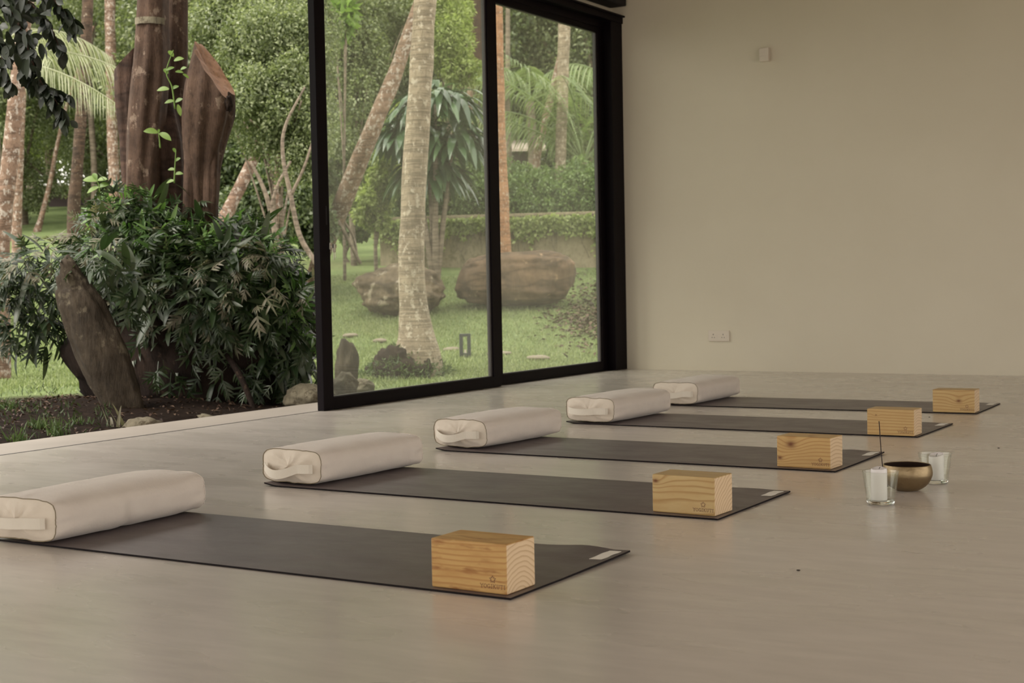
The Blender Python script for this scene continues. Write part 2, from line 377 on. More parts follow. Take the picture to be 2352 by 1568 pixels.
# ------------------------------------------------------------------ room shell
ROOM_X, ROOM_Y, ROOM_Z = 9.2, -15.0, 3.35
struct('floor', boxes([(.05, ROOM_X, ROOM_Y, 0, -.15, 0)]), M['floor'])
struct('trim_1', boxes([(-.37, .034, ROOM_Y, -.0, -.16, -.001)], .004), M['sill'], 'pale cement threshold outside the door track')
struct('trim_2', boxes([(.034, .044, ROOM_Y, 0, -.16, .0006), (.0465, .05, ROOM_Y, 0, -.16, .0006), (.044, .0465, ROOM_Y, 0, -.16, -.004)]), M['track'], 'dark sliding door track let into the floor')
struct('wall_far', boxes([(-.06, ROOM_X+.2, 0, .2, -.2, ROOM_Z)]), M['wall'])
struct('wall_left', boxes([(-.12, .0, -12.5, 0, 2.89, ROOM_Z), (-.12, .12, ROOM_Y-.2, -12.5, -.2, ROOM_Z)]), M['wall'])
struct('wall_back', boxes([(0, .8, ROOM_Y-.2, ROOM_Y, 0, ROOM_Z), (8.4, ROOM_X, ROOM_Y-.2, ROOM_Y, 0, ROOM_Z), (.8, 8.4, ROOM_Y-.2, ROOM_Y, 2.6, ROOM_Z)]), M['wall'])
struct('wall_right', boxes([(ROOM_X, ROOM_X+.2, ROOM_Y-.2, -13.2, 0, ROOM_Z), (ROOM_X, ROOM_X+.2, -1.6, 0, 0, ROOM_Z), (ROOM_X, ROOM_X+.2, -13.2, -1.6, 2.5, ROOM_Z)]), M['wall'])
struct('ceiling', boxes([(-1.3, ROOM_X+.4, ROOM_Y-.5, .2, ROOM_Z, ROOM_Z+.2)]), M['ceiling'])

# sliding door leaf (left) and fixed light (right)
FR, BD = M['frame'], M['bead']
def leaf(name, x0, x1, y0, y1, stile, zt, label):
    root = bpy.data.objects.new(name, None); COL.objects.link(root); root['kind'] = 'structure'; root['label'] = label
    obj('frame', boxes([(x0, x1, y0, y0+stile, .002, zt+.10), (x0, x1, y1-stile, y1, .002, zt+.10),
                        (x0, x1, y0+stile, y1-stile, .002, .078), (x0, x1, y0+stile, y1-stile, zt, zt+.10)], .003, 1), FR, root)
    b = .016; xm = (x0+x1)/2
    obj('glazing_bead', boxes([(xm-.012, xm+.012, y0+stile, y0+stile+b, .078, zt), (xm-.012, xm+.012, y1-stile-b, y1-stile, .078, zt),
                               (xm-.012, xm+.012, y0+stile, y1-stile, .076, .082), (xm-.012, xm+.012, y0+stile, y1-stile, zt-.004, zt+.001)]), BD, root)
    obj('glass_pane', boxes([(xm-.003, xm+.003, y0+stile+.004, y1-stile-.004, .078, zt)]), M['pane'], root)
    return root
d1 = leaf('door_1', .035, .085, -3.985, -1.985, .095, 2.728, 'sliding glass door leaf with dark aluminium frame, the left one')
h = obj('recessed_pull', boxes([(.083, .0862, -3.925, -3.912, 1.10, 1.21)], .001, 1), M['track'], d1)
h = obj('lock_cylinder', boxes([(.083, .094, -3.902, -3.880, .955, .995)], .003, 2), M['metal'], d1)
d2 = leaf('window_1', -.03, .02, -1.95, -.20, .10, 2.728, 'fixed glass light with dark aluminium frame beside the wall')
struct('trim_3', boxes([(-.06, .09, -.20, -.0, .001, 2.888)], .002, 1), FR, 'dark jamb at the wall corner')
struct('trim_4', boxes([(-.06, .10, -12.5, 0, 2.829, 2.888), (-.06, .03, -12.5, 0, 2.77, 2.83), (.088, .12, -12.5, .0, 2.878, 2.892)], .002, 1), FR, 'dark door head running along the opening')
# blind casing above the door head
t_ = thing('blind_casing', 'black roller blind casing above the glass door, ending near the wall corner', 'blind', (.005, -.04, 2.96))
bm = boxes([(0, .15, -11.5, 0, 0, .16)], .012, 3); obj('casing', bm, M['track'], t_)
obj('end_screw', boxes([(.1495, .152, -.05, -.03, .055, .06)]), M['metal'], t_)
# keys in the lock
k = thing('door_keys', 'small bunch of keys hanging from the sliding door lock', 'keys', (.096, -3.891, .975))
bm = boxes([(-.002, .02, -.0015, .0015, -.012, .002), (.012, .03, -.011, .011, -.012, .010)], .001, 1); obj('key', bm, M['metal'], k)
obj('key', boxes([(.018, .020, -.012, .006, -.040, -.012), (.018, .020, -.006, .001, -.085, -.040)], .0008, 1), M['metal'], k)
obj('key', boxes([(.022, .024, -.002, .012, -.036, -.010), (.022, .024, .003, .009, -.072, -.036)], .0008, 1), M['metal'], k)

# wall fittings
s = thing('wall_socket', 'white double power socket low on the far wall', 'socket', (.911, 0, .2775))
obj('plate', boxes([(-.089, .089, -.012, 0, -.043, .043)], .004, 3), M['plastic'], s)
for sx_ in (-1, 1):
    cx = sx_*.042-.004
    hl = []
    hl.append((cx-.003, cx+.003, -.0125, -.010, .006, .016)); hl.append((cx-.013, cx-.007, -.0125, -.010, -.016, -.010)); hl.append((cx+.007, cx+.013, -.0125, -.010, -.016, -.010))
    obj('pin_holes', boxes(hl), M['hole'], s)
    obj('switch_rocker', boxes([(cx+.022, cx+.032, -.0145, -.011, -.022, .008)], .001, 1), M['plastic'], s)
s = thing('wall_sensor', 'small white boxy sensor high on the far wall', 'sensor', (1.328, 0, 2.456))
obj('housing', boxes([(-.036, .042, -.045, 0, -.052, .052)], .006, 3), M['plastic'], s)
obj('lens_face', boxes([(-.030, .036, -.048, -.044, -.046, -.010)], .002, 2), M['plastic'], s)

# ------------------------------------------------------------------ mats
MATS = [(3.67137, -7.78859, -.0025, 'charcoal yoga mat nearest the camera, under the loose-grained block', .016),
        (3.67481, -6.56129, -.0053, 'charcoal yoga mat, second from the camera, under the strongly striped block', .004),
        (3.65323, -5.38522, -.0037, 'charcoal yoga mat in the middle of the row of five', .012),
        (3.61851, -4.12641, -.0042, 'charcoal yoga mat, fourth from the camera, behind the incense stick', .004),
        (3.60406, -2.94508, .0260, 'charcoal yoga mat farthest away, closest to the far wall', .003)]
ML, MW, MT = 1.828, .6276, .005
def yoga_mat(i, x, y, rz, label, curl):
    root = thing('yoga_mat', label, 'yoga mat', (x, y, 0), rz, 'charcoal yoga mats laid in a row')
    nx, ny = 72, 26; V = []; Fc = []
    def hgt(u, v):   # u 0..1 left to right, v 0..1 near to far
        z = .0008+.0*u
        z += curl*math.exp(-((u-.93)/.045)**2)*max(0, (v-.62)/.38)**1.5*.55
        z += curl*.45*max(0, (u-.975)/.025)*max(0, v-.4)
        if i in (1, 2, 3): z += .008*max(0, (.03-u)/.03)*max(0, 1-v*1.5)
        return z
    for top in (1, 0):
        for a in range(nx+1):
            for b in range(ny+1):
                u, v = a/nx, b/ny
                V.append((-ML+ML*u, MW*v, hgt(u, v)+(MT if top else 0)))
    n1 = (nx+1)*(ny+1); ix = lambda a, b, t_: a*(ny+1)+b+(0 if t_ else n1)
    mi = []
    for a in range(nx):
        for b in range(ny):
            Fc.append((ix(a, b, 1), ix(a+1, b, 1), ix(a+1, b+1, 1), ix(a, b+1, 1))); mi.append(0)
            Fc.append((ix(a, b, 0), ix(a, b+1, 0), ix(a+1, b+1, 0), ix(a+1, b, 0))); mi.append(1)
    for a in range(nx):
        Fc.append((ix(a, 0, 0), ix(a+1, 0, 0), ix(a+1, 0, 1), ix(a, 0, 1))); mi.append(1)
        Fc.append((ix(a, ny, 1), ix(a+1, ny, 1), ix(a+1, ny, 0), ix(a, ny, 0))); mi.append(1)
    for b in range(ny):
        Fc.append((ix(0, b, 1), ix(0, b+1, 1), ix(0, b+1, 0), ix(0, b, 0))); mi.append(1)
        Fc.append((ix(nx, b, 0), ix(nx, b+1, 0), ix(nx, b+1, 1), ix(nx, b, 1))); mi.append(1)
    me = mesh_np(V, Fc); me.polygons.foreach_set('material_index', mi)
    o = obj('mat_sheet', me, [M['mat'], M['mat_edge']], root)
    # sewn label
    V = []; Fc = []; n = 10
    for a in range(n+1):
        for b in (0, 1):
            yy = .488+.118*a/n; xx = -.052+.036*b+.0015*math.sin(a*.9)
            z = hgt((xx+ML)/ML, yy/MW)+MT+.0012+.0005*math.sin(a*1.1+b)
            V.append((xx, yy, z))
    V += [(x_, y_, z_-.0008) for x_, y_, z_ in V]
    k = 2*(n+1)
    for a in range(n):
        q = (2*a, 2*a+1, 2*a+3, 2*a+2); Fc.append(q); Fc.append(tuple(k+j for j in q[::-1]))
        Fc.append((2*a, 2*a+2, k+2*a+2, k+2*a)); Fc.append((2*a+3, 2*a+1, k+2*a+1, k+2*a+3))
    Fc += [(1, 0, k, k+1), (2*n, 2*n+1, k+2*n+1, k+2*n)]
    l = obj('sewn_label', mesh_np(V, Fc), M['label'], root); l['label'] = 'cream fabric label'
    return root
for i, (x, y, rz, lb, cu) in enumerate(MATS): yoga_mat(i, x, y, rz, lb, cu)

# ------------------------------------------------------------------ bolsters
def bolster(i, nr, ra, L, label, strap_sag, z0=.0062, seed=0):
    Wd, H = .300, .143
    d = np.array(ra)-np.array(nr); rz = math.atan2(d[1], d[0])-PI/2
    c, s_ = math.cos(rz), math.sin(rz)
    ox = -Wd/2+.008
    root = thing('bolster', label, 'bolster', (nr[0]+c*ox, nr[1]+s_*ox, z0), rz, 'cream bolsters at the head of each mat')
    NA, NL = 64, 56
    def ring(v, shrink=1.0):
        """v 0..1 along the length; local x across, z up"""
        e = min(v, 1-v)
        full = 1-math.exp(-e*11)
        ex = 4.6-1.9*full                      # boxy ends, round middle
        w = Wd/2*(.945+.055*full); hh = H/2*(.86+.14*full+.03*math.sin(v*PI))
        pts = []
        for k in range(NA):
            th = 2*PI*k/NA; ct, st = math.cos(th), math.sin(th)
            r = (abs(ct)**ex+abs(st)**ex)**(-1/ex)
            x = w*ct*r*shrink; z = hh*st*r*shrink
            if z < 0: z = max(z, -hh*.98)
            pts.append((x, z))
        return pts, hh
    V = []; Fc = []
    for j in range(NL+1):
        v = j/NL
        vv = .5-.5*math.cos(PI*v)*(1) if False else v
        pts, hh = ring(vv)
        e = min(vv, 1-vv)
        for k, (x, z) in enumerate(pts):
            y = L*vv
            amp = .0045*math.exp(-e*9)+.0022
            q = Vector((x*16+seed*7, y*(5 if e > .12 else 9), z*16))
            n_ = (noise.noise(q)*.6+.8*noise.noise(q*.5))*amp+.0016*noise.noise(q*2.7)
            # gathers running back from the end seam
            th = math.atan2(z, x)
            n_ += .0048*math.exp(-e*16)*min(1, e/.035)*math.sin(th*17+3*noise.noise(Vector((th*2, seed, 0))))
            f_ = 1+n_/max(.05, math.hypot(x, z))
            yb = y
            if j in (0, NL): yb += .003*math.sin(th*3+seed)*(1 if j == 0 else -1)
            zz = z*f_+H/2*.97
            # sag dents on the long side
            dent = (.016*math.exp(-((vv-.47+.05*math.sin(th))/.028)**2)-.006*math.exp(-((vv-.40)/.03)**2))*max(0, math.cos(th))*max(0, -math.sin(th-.35)) if seed == 0 else 0
            V.append((x*f_-dent, yb, max(zz, 0.0005)))
    for j in range(NL):
        for k in range(NA):
            k2 = (k+1) % NA; Fc.append((j*NA+k, (j+1)*NA+k, (j+1)*NA+k2, j*NA+k2))
    obj('cover', mesh_np(V, Fc, smooth=True), M['canvas'], root)
    for end in (0, 1):
        vv = float(end); base = [V[(NL if end else 0)*NA+k] for k in range(NA)]
        cx = sum(p[0] for p in base)/NA; cz = sum(p[2] for p in base)/NA
        PV = []; PF = []; rings = 14
        for a in range(rings+1):
            t_ = a/rings
            for k in range(NA):
                p = base[k]; x = p[0]+(cx-p[0])*t_; z = p[2]+(cz-p[2])*t_
                puff = .020*(1-(1-t_)**2.5)
                th = math.atan2(z-cz, x-cx)
                wr = .007*noise.noise(Vector((x*16+seed*5, z*26+x*9, end*3+seed)))+.004*noise.noise(Vector((x*45+seed, z*20, seed)))+.0030*math.sin(th*11+seed*2+5*t_)*(1-t_)**2*t_*6
                off = puff+wr*(1-math.exp(-t_*9))
                PV.append((x, p[1]+(cx*0)+(-off if end == 0 else off)*1.0, z))
        for a in range(rings):
            for k in range(NA):
                k2 = (k+1) % NA; q = (a*NA+k, a*NA+k2, (a+1)*NA+k2, (a+1)*NA+k)
                PF.append(q if end == 0 else q[::-1])
        obj('end_panel', mesh_np(PV, PF, smooth=True), M['canvas_end'], root)
        PP = np.array([(p[0]*1.004, p[1]+(.0015 if end else -.0015), p[2]) for p in base]+[base[0]]); PP = PP+rng.normal(0, .0006, PP.shape); PP[-1] = PP[0]
        v, f = tube_data(PP, [.0016]*len(PP), 6, closed=False)
        o = obj('piping', mesh_np(v, f, smooth=True), M['canvas' if end else 'piping'], root); o['label'] = 'cream piping' if end else 'dark olive piping'
    # carry handle: stitched strap across the near end
    zc = H*.46; n = 26; SV = []; SF = []; w = .0165
    for a in range(n+1):
        u = a/n; x = -.118+.236*u
        loose = max(0, math.sin(PI*min(1, max(0, (u-.04)/.72))))
        y = -.022-.026*math.sin(PI*u)**.5-.020*loose*strap_sag[0]
        z = zc-strap_sag[1]*loose
        tilt = .35*loose
        for b in (-1, 1):
            SV.append((x, y-(.004*b*tilt), z+b*w)); 
    k0 = len(SV); SV += [(x, y+.0022, z) for x, y, z in SV]
    for a in range(n):
        q = (2*a, 2*a+2, 2*a+3, 2*a+1); SF.append(q); SF.append(tuple(k0+j for j in q[::-1]))
        SF.append((2*a, k0+2*a, k0+2*a+2, 2*a+2)); SF.append((2*a+1, 2*a+3, k0+2*a+3, k0+2*a+1))
    SF += [(0, 1, k0+1, k0), (2*n+1, 2*n, k0+2*n, k0+2*n+1)]
    o = obj('carry_handle', mesh_np(SV, SF, smooth=False), M['strap'], root)
    return root
bolster(0, (2.130, -7.785), (2.106, -7.157), .640, 'cream bolster nearest the camera, cut off by the left edge of the picture', (.3, .003), seed=0)
bolster(1, (2.090, -6.515), (2.112, -5.944), .615, 'cream bolster with sagging handle, second from the camera', (1, .022), seed=1)
bolster(2, (2.045, -5.305), (2.080, -4.737), .615, 'cream bolster at the head of the middle mat, third from the camera', (1, .018), seed=2)
bolster(3, (2.067, -4.112), (2.097, -3.506), .620, 'cream bolster fourth from the camera, in front of and overlapping the farthest one', (.8, .004), seed=3)
bolster(4, (2.038, -2.985), (2.035, -2.356), .640, 'cream bolster farthest away near the wall, partly hidden by the next one', (.9, .010), seed=4)

# ------------------------------------------------------------------ wooden blocks
LB, WB, HB = .2175, .1315, .1204
bmesh_block = boxes([(-LB, 0, 0, WB, 0, HB)], .005, 3)
block_me = bpy.data.meshes.new('block_body'); bmesh_block.to_mesh(block_me); bmesh_block.free()
for p in block_me.polygons: p.use_smooth = False
def text_mesh(txt, size):
    c = bpy.data.curves.new('t', 'FONT'); c.body = txt; c.size = size; c.align_x = 'CENTER'; c.extrude = .00012; c.space_character = 1.08
    o = bpy.data.objects.new('t', c); COL.objects.link(o)
    me = bpy.data.meshes.new_from_object(o.evaluated_get(bpy.context.evaluated_depsgraph_get()))
    bpy.data.objects.remove(o)
    V = [v.co for v in me.vertices]
    # slab serifs: the mark on the blocks is set in a slab letter
    me.transform(Matrix.Rotation(PI/2, 4, 'X')); return me
def serif_text(txt, H_, parent_loc, st=.00105):
    """slab-serif capitals drawn as strokes in the xz plane, returns a mesh centred on x"""
    G = {'Y': [(0, 1, .5, .5), (1, 1, .5, .5), (.5, .5, .5, 0), (.3, 0, .7, 0), (-.12, 1, .15, 1), (.85, 1, 1.12, 1)],
         'O': 'O', 'G': 'G', 'I': [(.5, 0, .5, 1), (.25, 0, .75, 0), (.25, 1, .75, 1)],
         'K': [(.15, 0, .15, 1), (.15, .45, .9, 1), (.4, .6, .95, 0), (0, 0, .3, 0), (0, 1, .3, 1), (.75, 0, 1.08, 0), (.72, 1, 1.05, 1)],
         'U': [(.15, 1, .15, .3), (.15, .3, .35, .02), (.35, .02, .65, .02), (.65, .02, .85, .3), (.85, .3, .85, 1), (0, 1, .32, 1), (.68, 1, 1, 1)],
         'T': [(.5, 0, .5, 1), (0, 1, 1, 1), (0, 1, 0, .78), (1, 1, 1, .78), (.3, 0, .7, 0)]}
    def arc(a0, a1, n=12): return [(.5+.5*math.cos(a), .5+.5*math.sin(a)) for a in np.linspace(a0, a1, n)]
    adv = .00; lst = []; wch = H_*.78
    for ch in txt:
        g = G[ch]
        if ch == 'O': pts = arc(0, 2*PI, 16); g = [(*pts[k], *pts[k+1]) for k in range(15)]
        if ch == 'G': pts = arc(.6, 2*PI-.3, 14); g = [(*pts[k], *pts[k+1]) for k in range(13)]+[(.97, .4, .97, 0), (.6, .42, 1.05, .42)]
        w = wch*(.5 if ch == 'I' else 1)
        for x0, z0, x1, z1 in g: 
            if ch == 'I': x0, x1 = (x0-.25)*2, (x1-.25)*2
            lst.append((adv+x0*w, z0*H_, adv+x1*w, z1*H_))
        adv += w+H_*.27
    tot = adv-H_*.27
    V = []; Fc = []
    for x0, z0, x1, z1 in lst:
        d = Vector((x1-x0, 0, z1-z0)); l = d.length or 1e-6; d /= l; n_ = Vector((-d.z, 0, d.x))*st/2; e = d*st*.3
        a = Vector((x0-tot/2, 0, z0)); b = Vector((x1-tot/2, 0, z1)); k0 = len(V)
        for yy in (0, -.0002):
            for q in (a-e-n_, b+e-n_, b+e+n_, a-e+n_): V.append((q.x, yy, q.z))
        Fc += [(k0+4, k0+5, k0+6, k0+7), (k0, k0+3, k0+2, k0+1)]+[(k0+j, k0+(j+1) % 4, k0+4+(j+1) % 4, k0+4+j) for j in range(4)]
    return mesh_np(V, Fc)
def star_mesh(R=.0092, st=.0010):
    P = []
    for k in range(10):
        r = R if k % 2 == 0 else R*.44; a = PI/2+k*PI/5; P.append((r*math.cos(a), r*math.sin(a)))
    segs = [(*P[k], *P[(k+1) % 10]) for k in range(10)]
    for k in range(5):
        a = -PI/2+k*2*PI/5; segs.append((R*.62*math.cos(a), R*.62*math.sin(a), R*.85*math.cos(a), R*.85*math.sin(a)))
    V = []; Fc = []
    for x0, z0, x1, z1 in segs:
        d = Vector((x1-x0, 0, z1-z0)); l = d.length; d /= l; n_ = Vector((-d.z, 0, d.x))*st/2; e = d*st*.3
        a = Vector((x0, 0, z0)); b = Vector((x1, 0, z1)); k0 = len(V)
        for yy in (0, -.0002):
            for q in (a-e-n_, b+e-n_, b+e+n_, a-e+n_): V.append((q.x, yy, q.z))
        Fc += [(k0+4, k0+5, k0+6, k0+7), (k0, k0+3, k0+2, k0+1)]+[(k0+j, k0+(j+1) % 4, k0+4+(j+1) % 4, k0+4+j) for j in range(4)]
    return mesh_np(V, Fc)
txt_me = serif_text('YOGIKUTI', .0095, None); star_me = star_mesh()
BLOCKS = [((3.65115, -7.77026, -.0133), dict(cy=.065, cz=-.035, freq=85, warm=.9, seed=1.3, blotch=1), 'pine yoga block with reddish brown streaks, nearest the camera'),
          ((3.65270, -6.53174, -.0370), dict(cy=.16, cz=-.05, freq=75, warm=-.6, seed=4.1, wv=.03, knots=[(-.205, 0, .10, .012)]), 'pine yoga block with bold wavy horizontal grain stripes'),
          ((3.62516, -5.35501, -.0422), dict(cy=.05, cz=-.20, freq=70, warm=.5, seed=7.7, knots=[(-.160, 0, .090, .020), (-.205, 0, .035, .012)]), 'pine yoga block with a round knot at upper left of its face'),
          ((3.60434, -4.12804, -.0032), dict(cy=.065, cz=-.12, freq=75, warm=0, seed=9.2, knots=[(-.175, 0, .092, .005)]), 'pine yoga block behind the incense stick, with a tiny knot'),
          ((3.59389, -2.94023, .0376), dict(cy=.10, cz=-.25, freq=60, warm=-.2, seed=12.5, knots=[(-.082, 0, .062, .016)]), 'pine yoga block farthest away, dark knot above the stamped star')]
for (loc, kw, lb) in BLOCKS:
    r = thing('yoga_block', lb, 'yoga block', (loc[0], loc[1], .0060), loc[2], 'pine yoga blocks at the foot of each mat')
    me = block_me.copy(); obj('block_body', me, wood('pine', **kw), r)
    o = obj('lettering', txt_me.copy(), M['logo'], r, (-.0395, -.0001, .013)); o['label'] = 'stamped word YOGIKUTI'
    o = obj('star_emblem', star_me.copy(), M['logo'], r, (-.0395, -.0001, .0345)); o['label'] = 'stamped star outline'

# ------------------------------------------------------------------ bowl, candles, incense
bowl = thing('singing_bowl', 'hammered brass singing bowl between the two candle glasses', 'bowl', (4.020, -5.715, 0))
ro = [(.0001, 0), (.034, .0005), (.044, .004), (.062, .015), (.076, .032), (.084, .050), (.0855, .062), (.084, .075), (.0805, .087), (.0795, .0895)]
def sm(prof, n=5): return [tuple(q) for q in catmull(prof, n)]
outer = sm(ro)
inner = sm([(.0765, .0895), (.078, .084), (.0815, .072), (.0825, .060), (.080, .048), (.072, .033), (.058, .018), (.038, .009), (.0001, .006)])
o = obj('bowl_wall', lathe(outer+[(.078, .0905)]+inner, 96), [M['brass'], M['brass_in']], bowl)
nseg = 96; no = len(outer)+1
for p in o.data.polygons:
    if p.index//nseg >= no+1: p.material_index = 1
for gl_, (gx, gy), lb, clb, hc, sl_ in ((0, (4.027, -6.045), 'clear tapered candle glass in front of the brass bowl', 'white pillar candle standing in the front glass', .104, .10),
                                         (1, (4.062, -5.510), 'clear tapered candle glass behind the brass bowl', 'partly melted white pillar candle with a bent wick in the rear glass', .090, -.28)):
    g = thing('candle_glass', lb, 'candle glass', (gx, gy, .0004), 0, 'clear candle glasses')
    rb, rt_, hg = .0435, .0585, .108
    def rr(z): return rb+(rt_-rb)*z/hg
    prof = [(rr(.012), .012)]+[(rr(z), z) for z in (.03, .06, .09, .104)]+[(rt_+.0002, hg-.0015), (rt_-.0012, hg), (rt_-.0028, hg-.0015)]+[(rr(z)-.0028, z) for z in (.104, .09, .06, .03)]+[(rr(.013)-.0028, .0125)]
    V = []; Fc = []; S = 72
    for r_, z_ in prof:
        for k in range(S): V.append((r_*math.cos(2*PI*k/S), r_*math.sin(2*PI*k/S), z_))
    for i in range(len(prof)-1):
        for k in range(S): k2 = (k+1) % S; Fc.append((i*S+k, i*S+k2, (i+1)*S+k2, (i+1)*S+k))
    obj('tumbler_wall', mesh_np(V, Fc, smooth=True), M['tumbler'], g)
    o = obj('thick_base', lathe([(.001, 0), (rb-.003, 0), (rb, .0025), (rr(.0115), .0115), (rr(.012)-.003, .012), (.001, .012)], 72), M['thick'], g)
    cdl = thing('candle', clb, 'candle', (gx+(.004 if gl_ else -.006), gy+.002, .0128), .6, 'white pillar candles')
    # candle with slumped, uneven rim and a melt pool
    V = []; Fc = []; S = 48; Rc = .0262
    levels = [(Rc*.97, 0), (Rc, .002), (Rc, hc*.3), (Rc, hc*.6), (Rc, hc*.92), (Rc*.96, hc*.985), (Rc*.84, hc), (Rc*.6, hc-.006), (Rc*.3, hc-.009), (.0005, hc-.009)]
    for r_, z_ in levels:
        for k in range(S):
            a = 2*PI*k/S; up_ = max(0, (z_-hc*.5)/(hc*.5))
            z2 = z_+up_*(sl_*r_*math.cos(a-.6+(PI if gl_ else 0))+.003*noise.noise(Vector((math.cos(a)*1.5, math.sin(a)*1.5, gl_*5))))
            V.append((r_*math.cos(a), r_*math.sin(a), z2))
    for i in range(len(levels)-1):
        for k in range(S): k2 = (k+1) % S; Fc.append((i*S+k, i*S+k2, (i+1)*S+k2, (i+1)*S+k))
    Fc.append(tuple(range(S))[::-1]); Fc.append(tuple((len(levels)-1)*S+k for k in range(S)))
    obj('wax_body', mesh_np(V, Fc, smooth=True), M['wax'], cdl)
    obj('wick', tubes([([(0, 0, hc-.011), (.0005, 0, hc-.003), (.003, 0, hc+.002), (.005, 0, hc+.001)], [.0009, .0009, .0008])], 6), M['wick'], cdl)
# incense stick leaning on the inside of the rim
ia = at(2024.5, 1070, 4.93); ib = at(2019, 967, 4.93)
dv = (ib-ia); foot = ia-dv*.50
foot[0] += .014; foot[1] += .016; foot[2] = max(foot[2], .0165)
tag(obj('incense_stick', tubes([([foot, ia+np.array([.003, .003, 0]), ib], [.0013, .0016, .0016])], 8), M['incense']), 'dark thin incense stick standing upright in the brass bowl', 'incense stick')
# crumbs on the floor
for (px, py, lb) in ((1834, 1310, 'dark crumb on the open floor in front of the candle glasses'), (2135, 958, 'dark crumb on the floor by the fourth mat'),
                     (2294, 1029, 'dark crumb on the floor near the right edge'), (929, 912, 'pale leaf crumb at the foot of the sliding door')):
    d = ray(px, py); D = -CP[2]/d[2]; p = CP+d*D
    bm = bmesh.new(); bmesh.ops.create_icosphere(bm, subdivisions=2, radius=.004 if py != 912 else .007)
    for v in bm.verts: v.co = Vector((v.co.x*(1.3+.5*noise.noise(v.co*400)), v.co.y, max(-.001, v.co.z*.4)))
    tag(obj('floor_crumb', bm, M['label'] if py == 912 else M['wick'], None, (p[0], p[1], .0012)), lb, 'crumb')

# ==================================================================== OUTDOORS
# terrain
def terrain():
    xs = np.concatenate([np.linspace(-90, -20, 36), np.linspace(-19, -.38, 78)]); ys = np.concatenate([np.linspace(-40, -12, 15), np.linspace(-11, 20, 125), np.linspace(21, 100, 50)])
    V = []; Fc = []
    for x in xs:
        for y in ys:
            z = gz(x, y)+.05*noise.noise(Vector((x*.35, y*.35, 0)))+.02*noise.noise(Vector((x*1.7, y*1.7, 4)))
            d = math.hypot((x+1.6)/1.7, (y+4.4)/2.4)
            z += .13*math.exp(-d*d*1.2)*(1 if x < -.5 else 0)
            if x > -.6: z = min(z, -.06)
            V.append((x, y, z))
    ny = len(ys)
    for i in range(len(xs)-1):
        for j in range(ny-1): Fc.append((i*ny+j, (i+1)*ny+j, (i+1)*ny+j+1, i*ny+j+1))
    return mesh_np(V, np.array(Fc), smooth=True)
struct('ground', terrain(), M['ground'], 'lawn rising away from the pavilion')
struct('ground_right', boxes([(ROOM_X+.2, 60, -60, 60, -.5, -.2), (-.38, ROOM_X+.2, -60, ROOM_Y-.2, -.5, -.2)]), M['ground_bounce'], 'unseen ground on the other sides of the pavilion, made pale to bounce light indoors')

# ---- leaf clouds
def rand_dirs(n):
    v = rng.normal(size=(n, 3)); return v/np.linalg.norm(v, axis=1)[:, None]
def leaf_quads(C, D, N, L, Wd, fold=.25):
    """diamond leaves: base point C, direction D, normal N (n,3), length L, width Wd"""
    n = len(C); S = np.cross(D, N); S /= np.linalg.norm(S, axis=1)[:, None]+1e-9; U = np.cross(S, D)
    L = np.broadcast_to(L, n)[:, None]; Wd = np.broadcast_to(Wd, n)[:, None]
    b = C; tip = C+D*L-U*L*.12; l = C+D*L*.45+S*Wd*.5+U*Wd*fold; r = C+D*L*.45-S*Wd*.5+U*Wd*fold
    V = np.stack([b, l, tip, r], 1).reshape(-1, 3); Fc = np.arange(4*n).reshape(n, 4)
    return V, Fc
def clump_pts(ell, n, lumps=14, shell=.55, lump_r=.34):
    """points in lumpy ellipsoids. ell: list of (centre, (rx,ry,rz))"""
    vol = np.array([np.prod(r)**(2/3) for c, r in ell]); cnt = (vol/vol.sum()*n).astype(int); out = []; nor = []
    for (c, r), k in zip(ell, cnt):
        ld = rand_dirs(lumps)*rng.uniform(.45, .85, (lumps, 1)); which = rng.integers(0, lumps, k)
        dd = rand_dirs(k); rad = rng.uniform(shell, 1, (k, 1))**.7*lump_r*rng.uniform(.8, 1.25, (k, 1))
        p = ld[which]+dd*rad; out.append(np.array(c)+p*np.array(r)); nor.append(dd)
    return np.vstack(out), np.vstack(nor)
def foliage(ell, n, L, Wd, lumps=14, droop=.3, lump_r=.34):
    P, Nn = clump_pts(ell, n, lumps, lump_r=lump_r); k = len(P)
    D = Nn*.6+rand_dirs(k)*.8+np.array([0, 0, -droop]); D /= np.linalg.norm(D, axis=1)[:, None]
    Nv = Nn*.5+rand_dirs(k)*.6+np.array([0, 0, .5])
    V, Fc = leaf_quads(P, D, Nv, rng.uniform(.7, 1.3, k)*L, rng.uniform(.7, 1.3, k)*Wd)
    return mesh_np(V, Fc)
def E(px, py, rx, ry, D, k=1.0):
    s_ = D/F; return (at(px, py, D), (rx*s_, rx*s_*k, ry*s_))
def trunk_mesh(pts, seg=16, rough=.10, n=8):
    """pts: (px,py,width px, D)"""
    P = [at(a, b, D) for a, b, w, D in pts]; R = [w/2*D/F for a, b, w, D in pts]
    PP = catmull(P, n); RR = np.interp(np.linspace(0, 1, len(PP)), np.linspace(0, 1, len(R)), R)
    v, f = tube_data(PP, RR, seg, rough, seed=pts[0][0]); return mesh_np(v, f, smooth=True)
def ground_foot(pts):
    """extend the last point of a trunk down into the ground"""
    a, b, w, D = pts[-1]; p = at(a, b, D); z = gz(p[0], p[1])
    if p[2] > z: pts = pts+[(a, b+(p[2]-z+.1)*F/D, w*1.1, D)]
    return pts

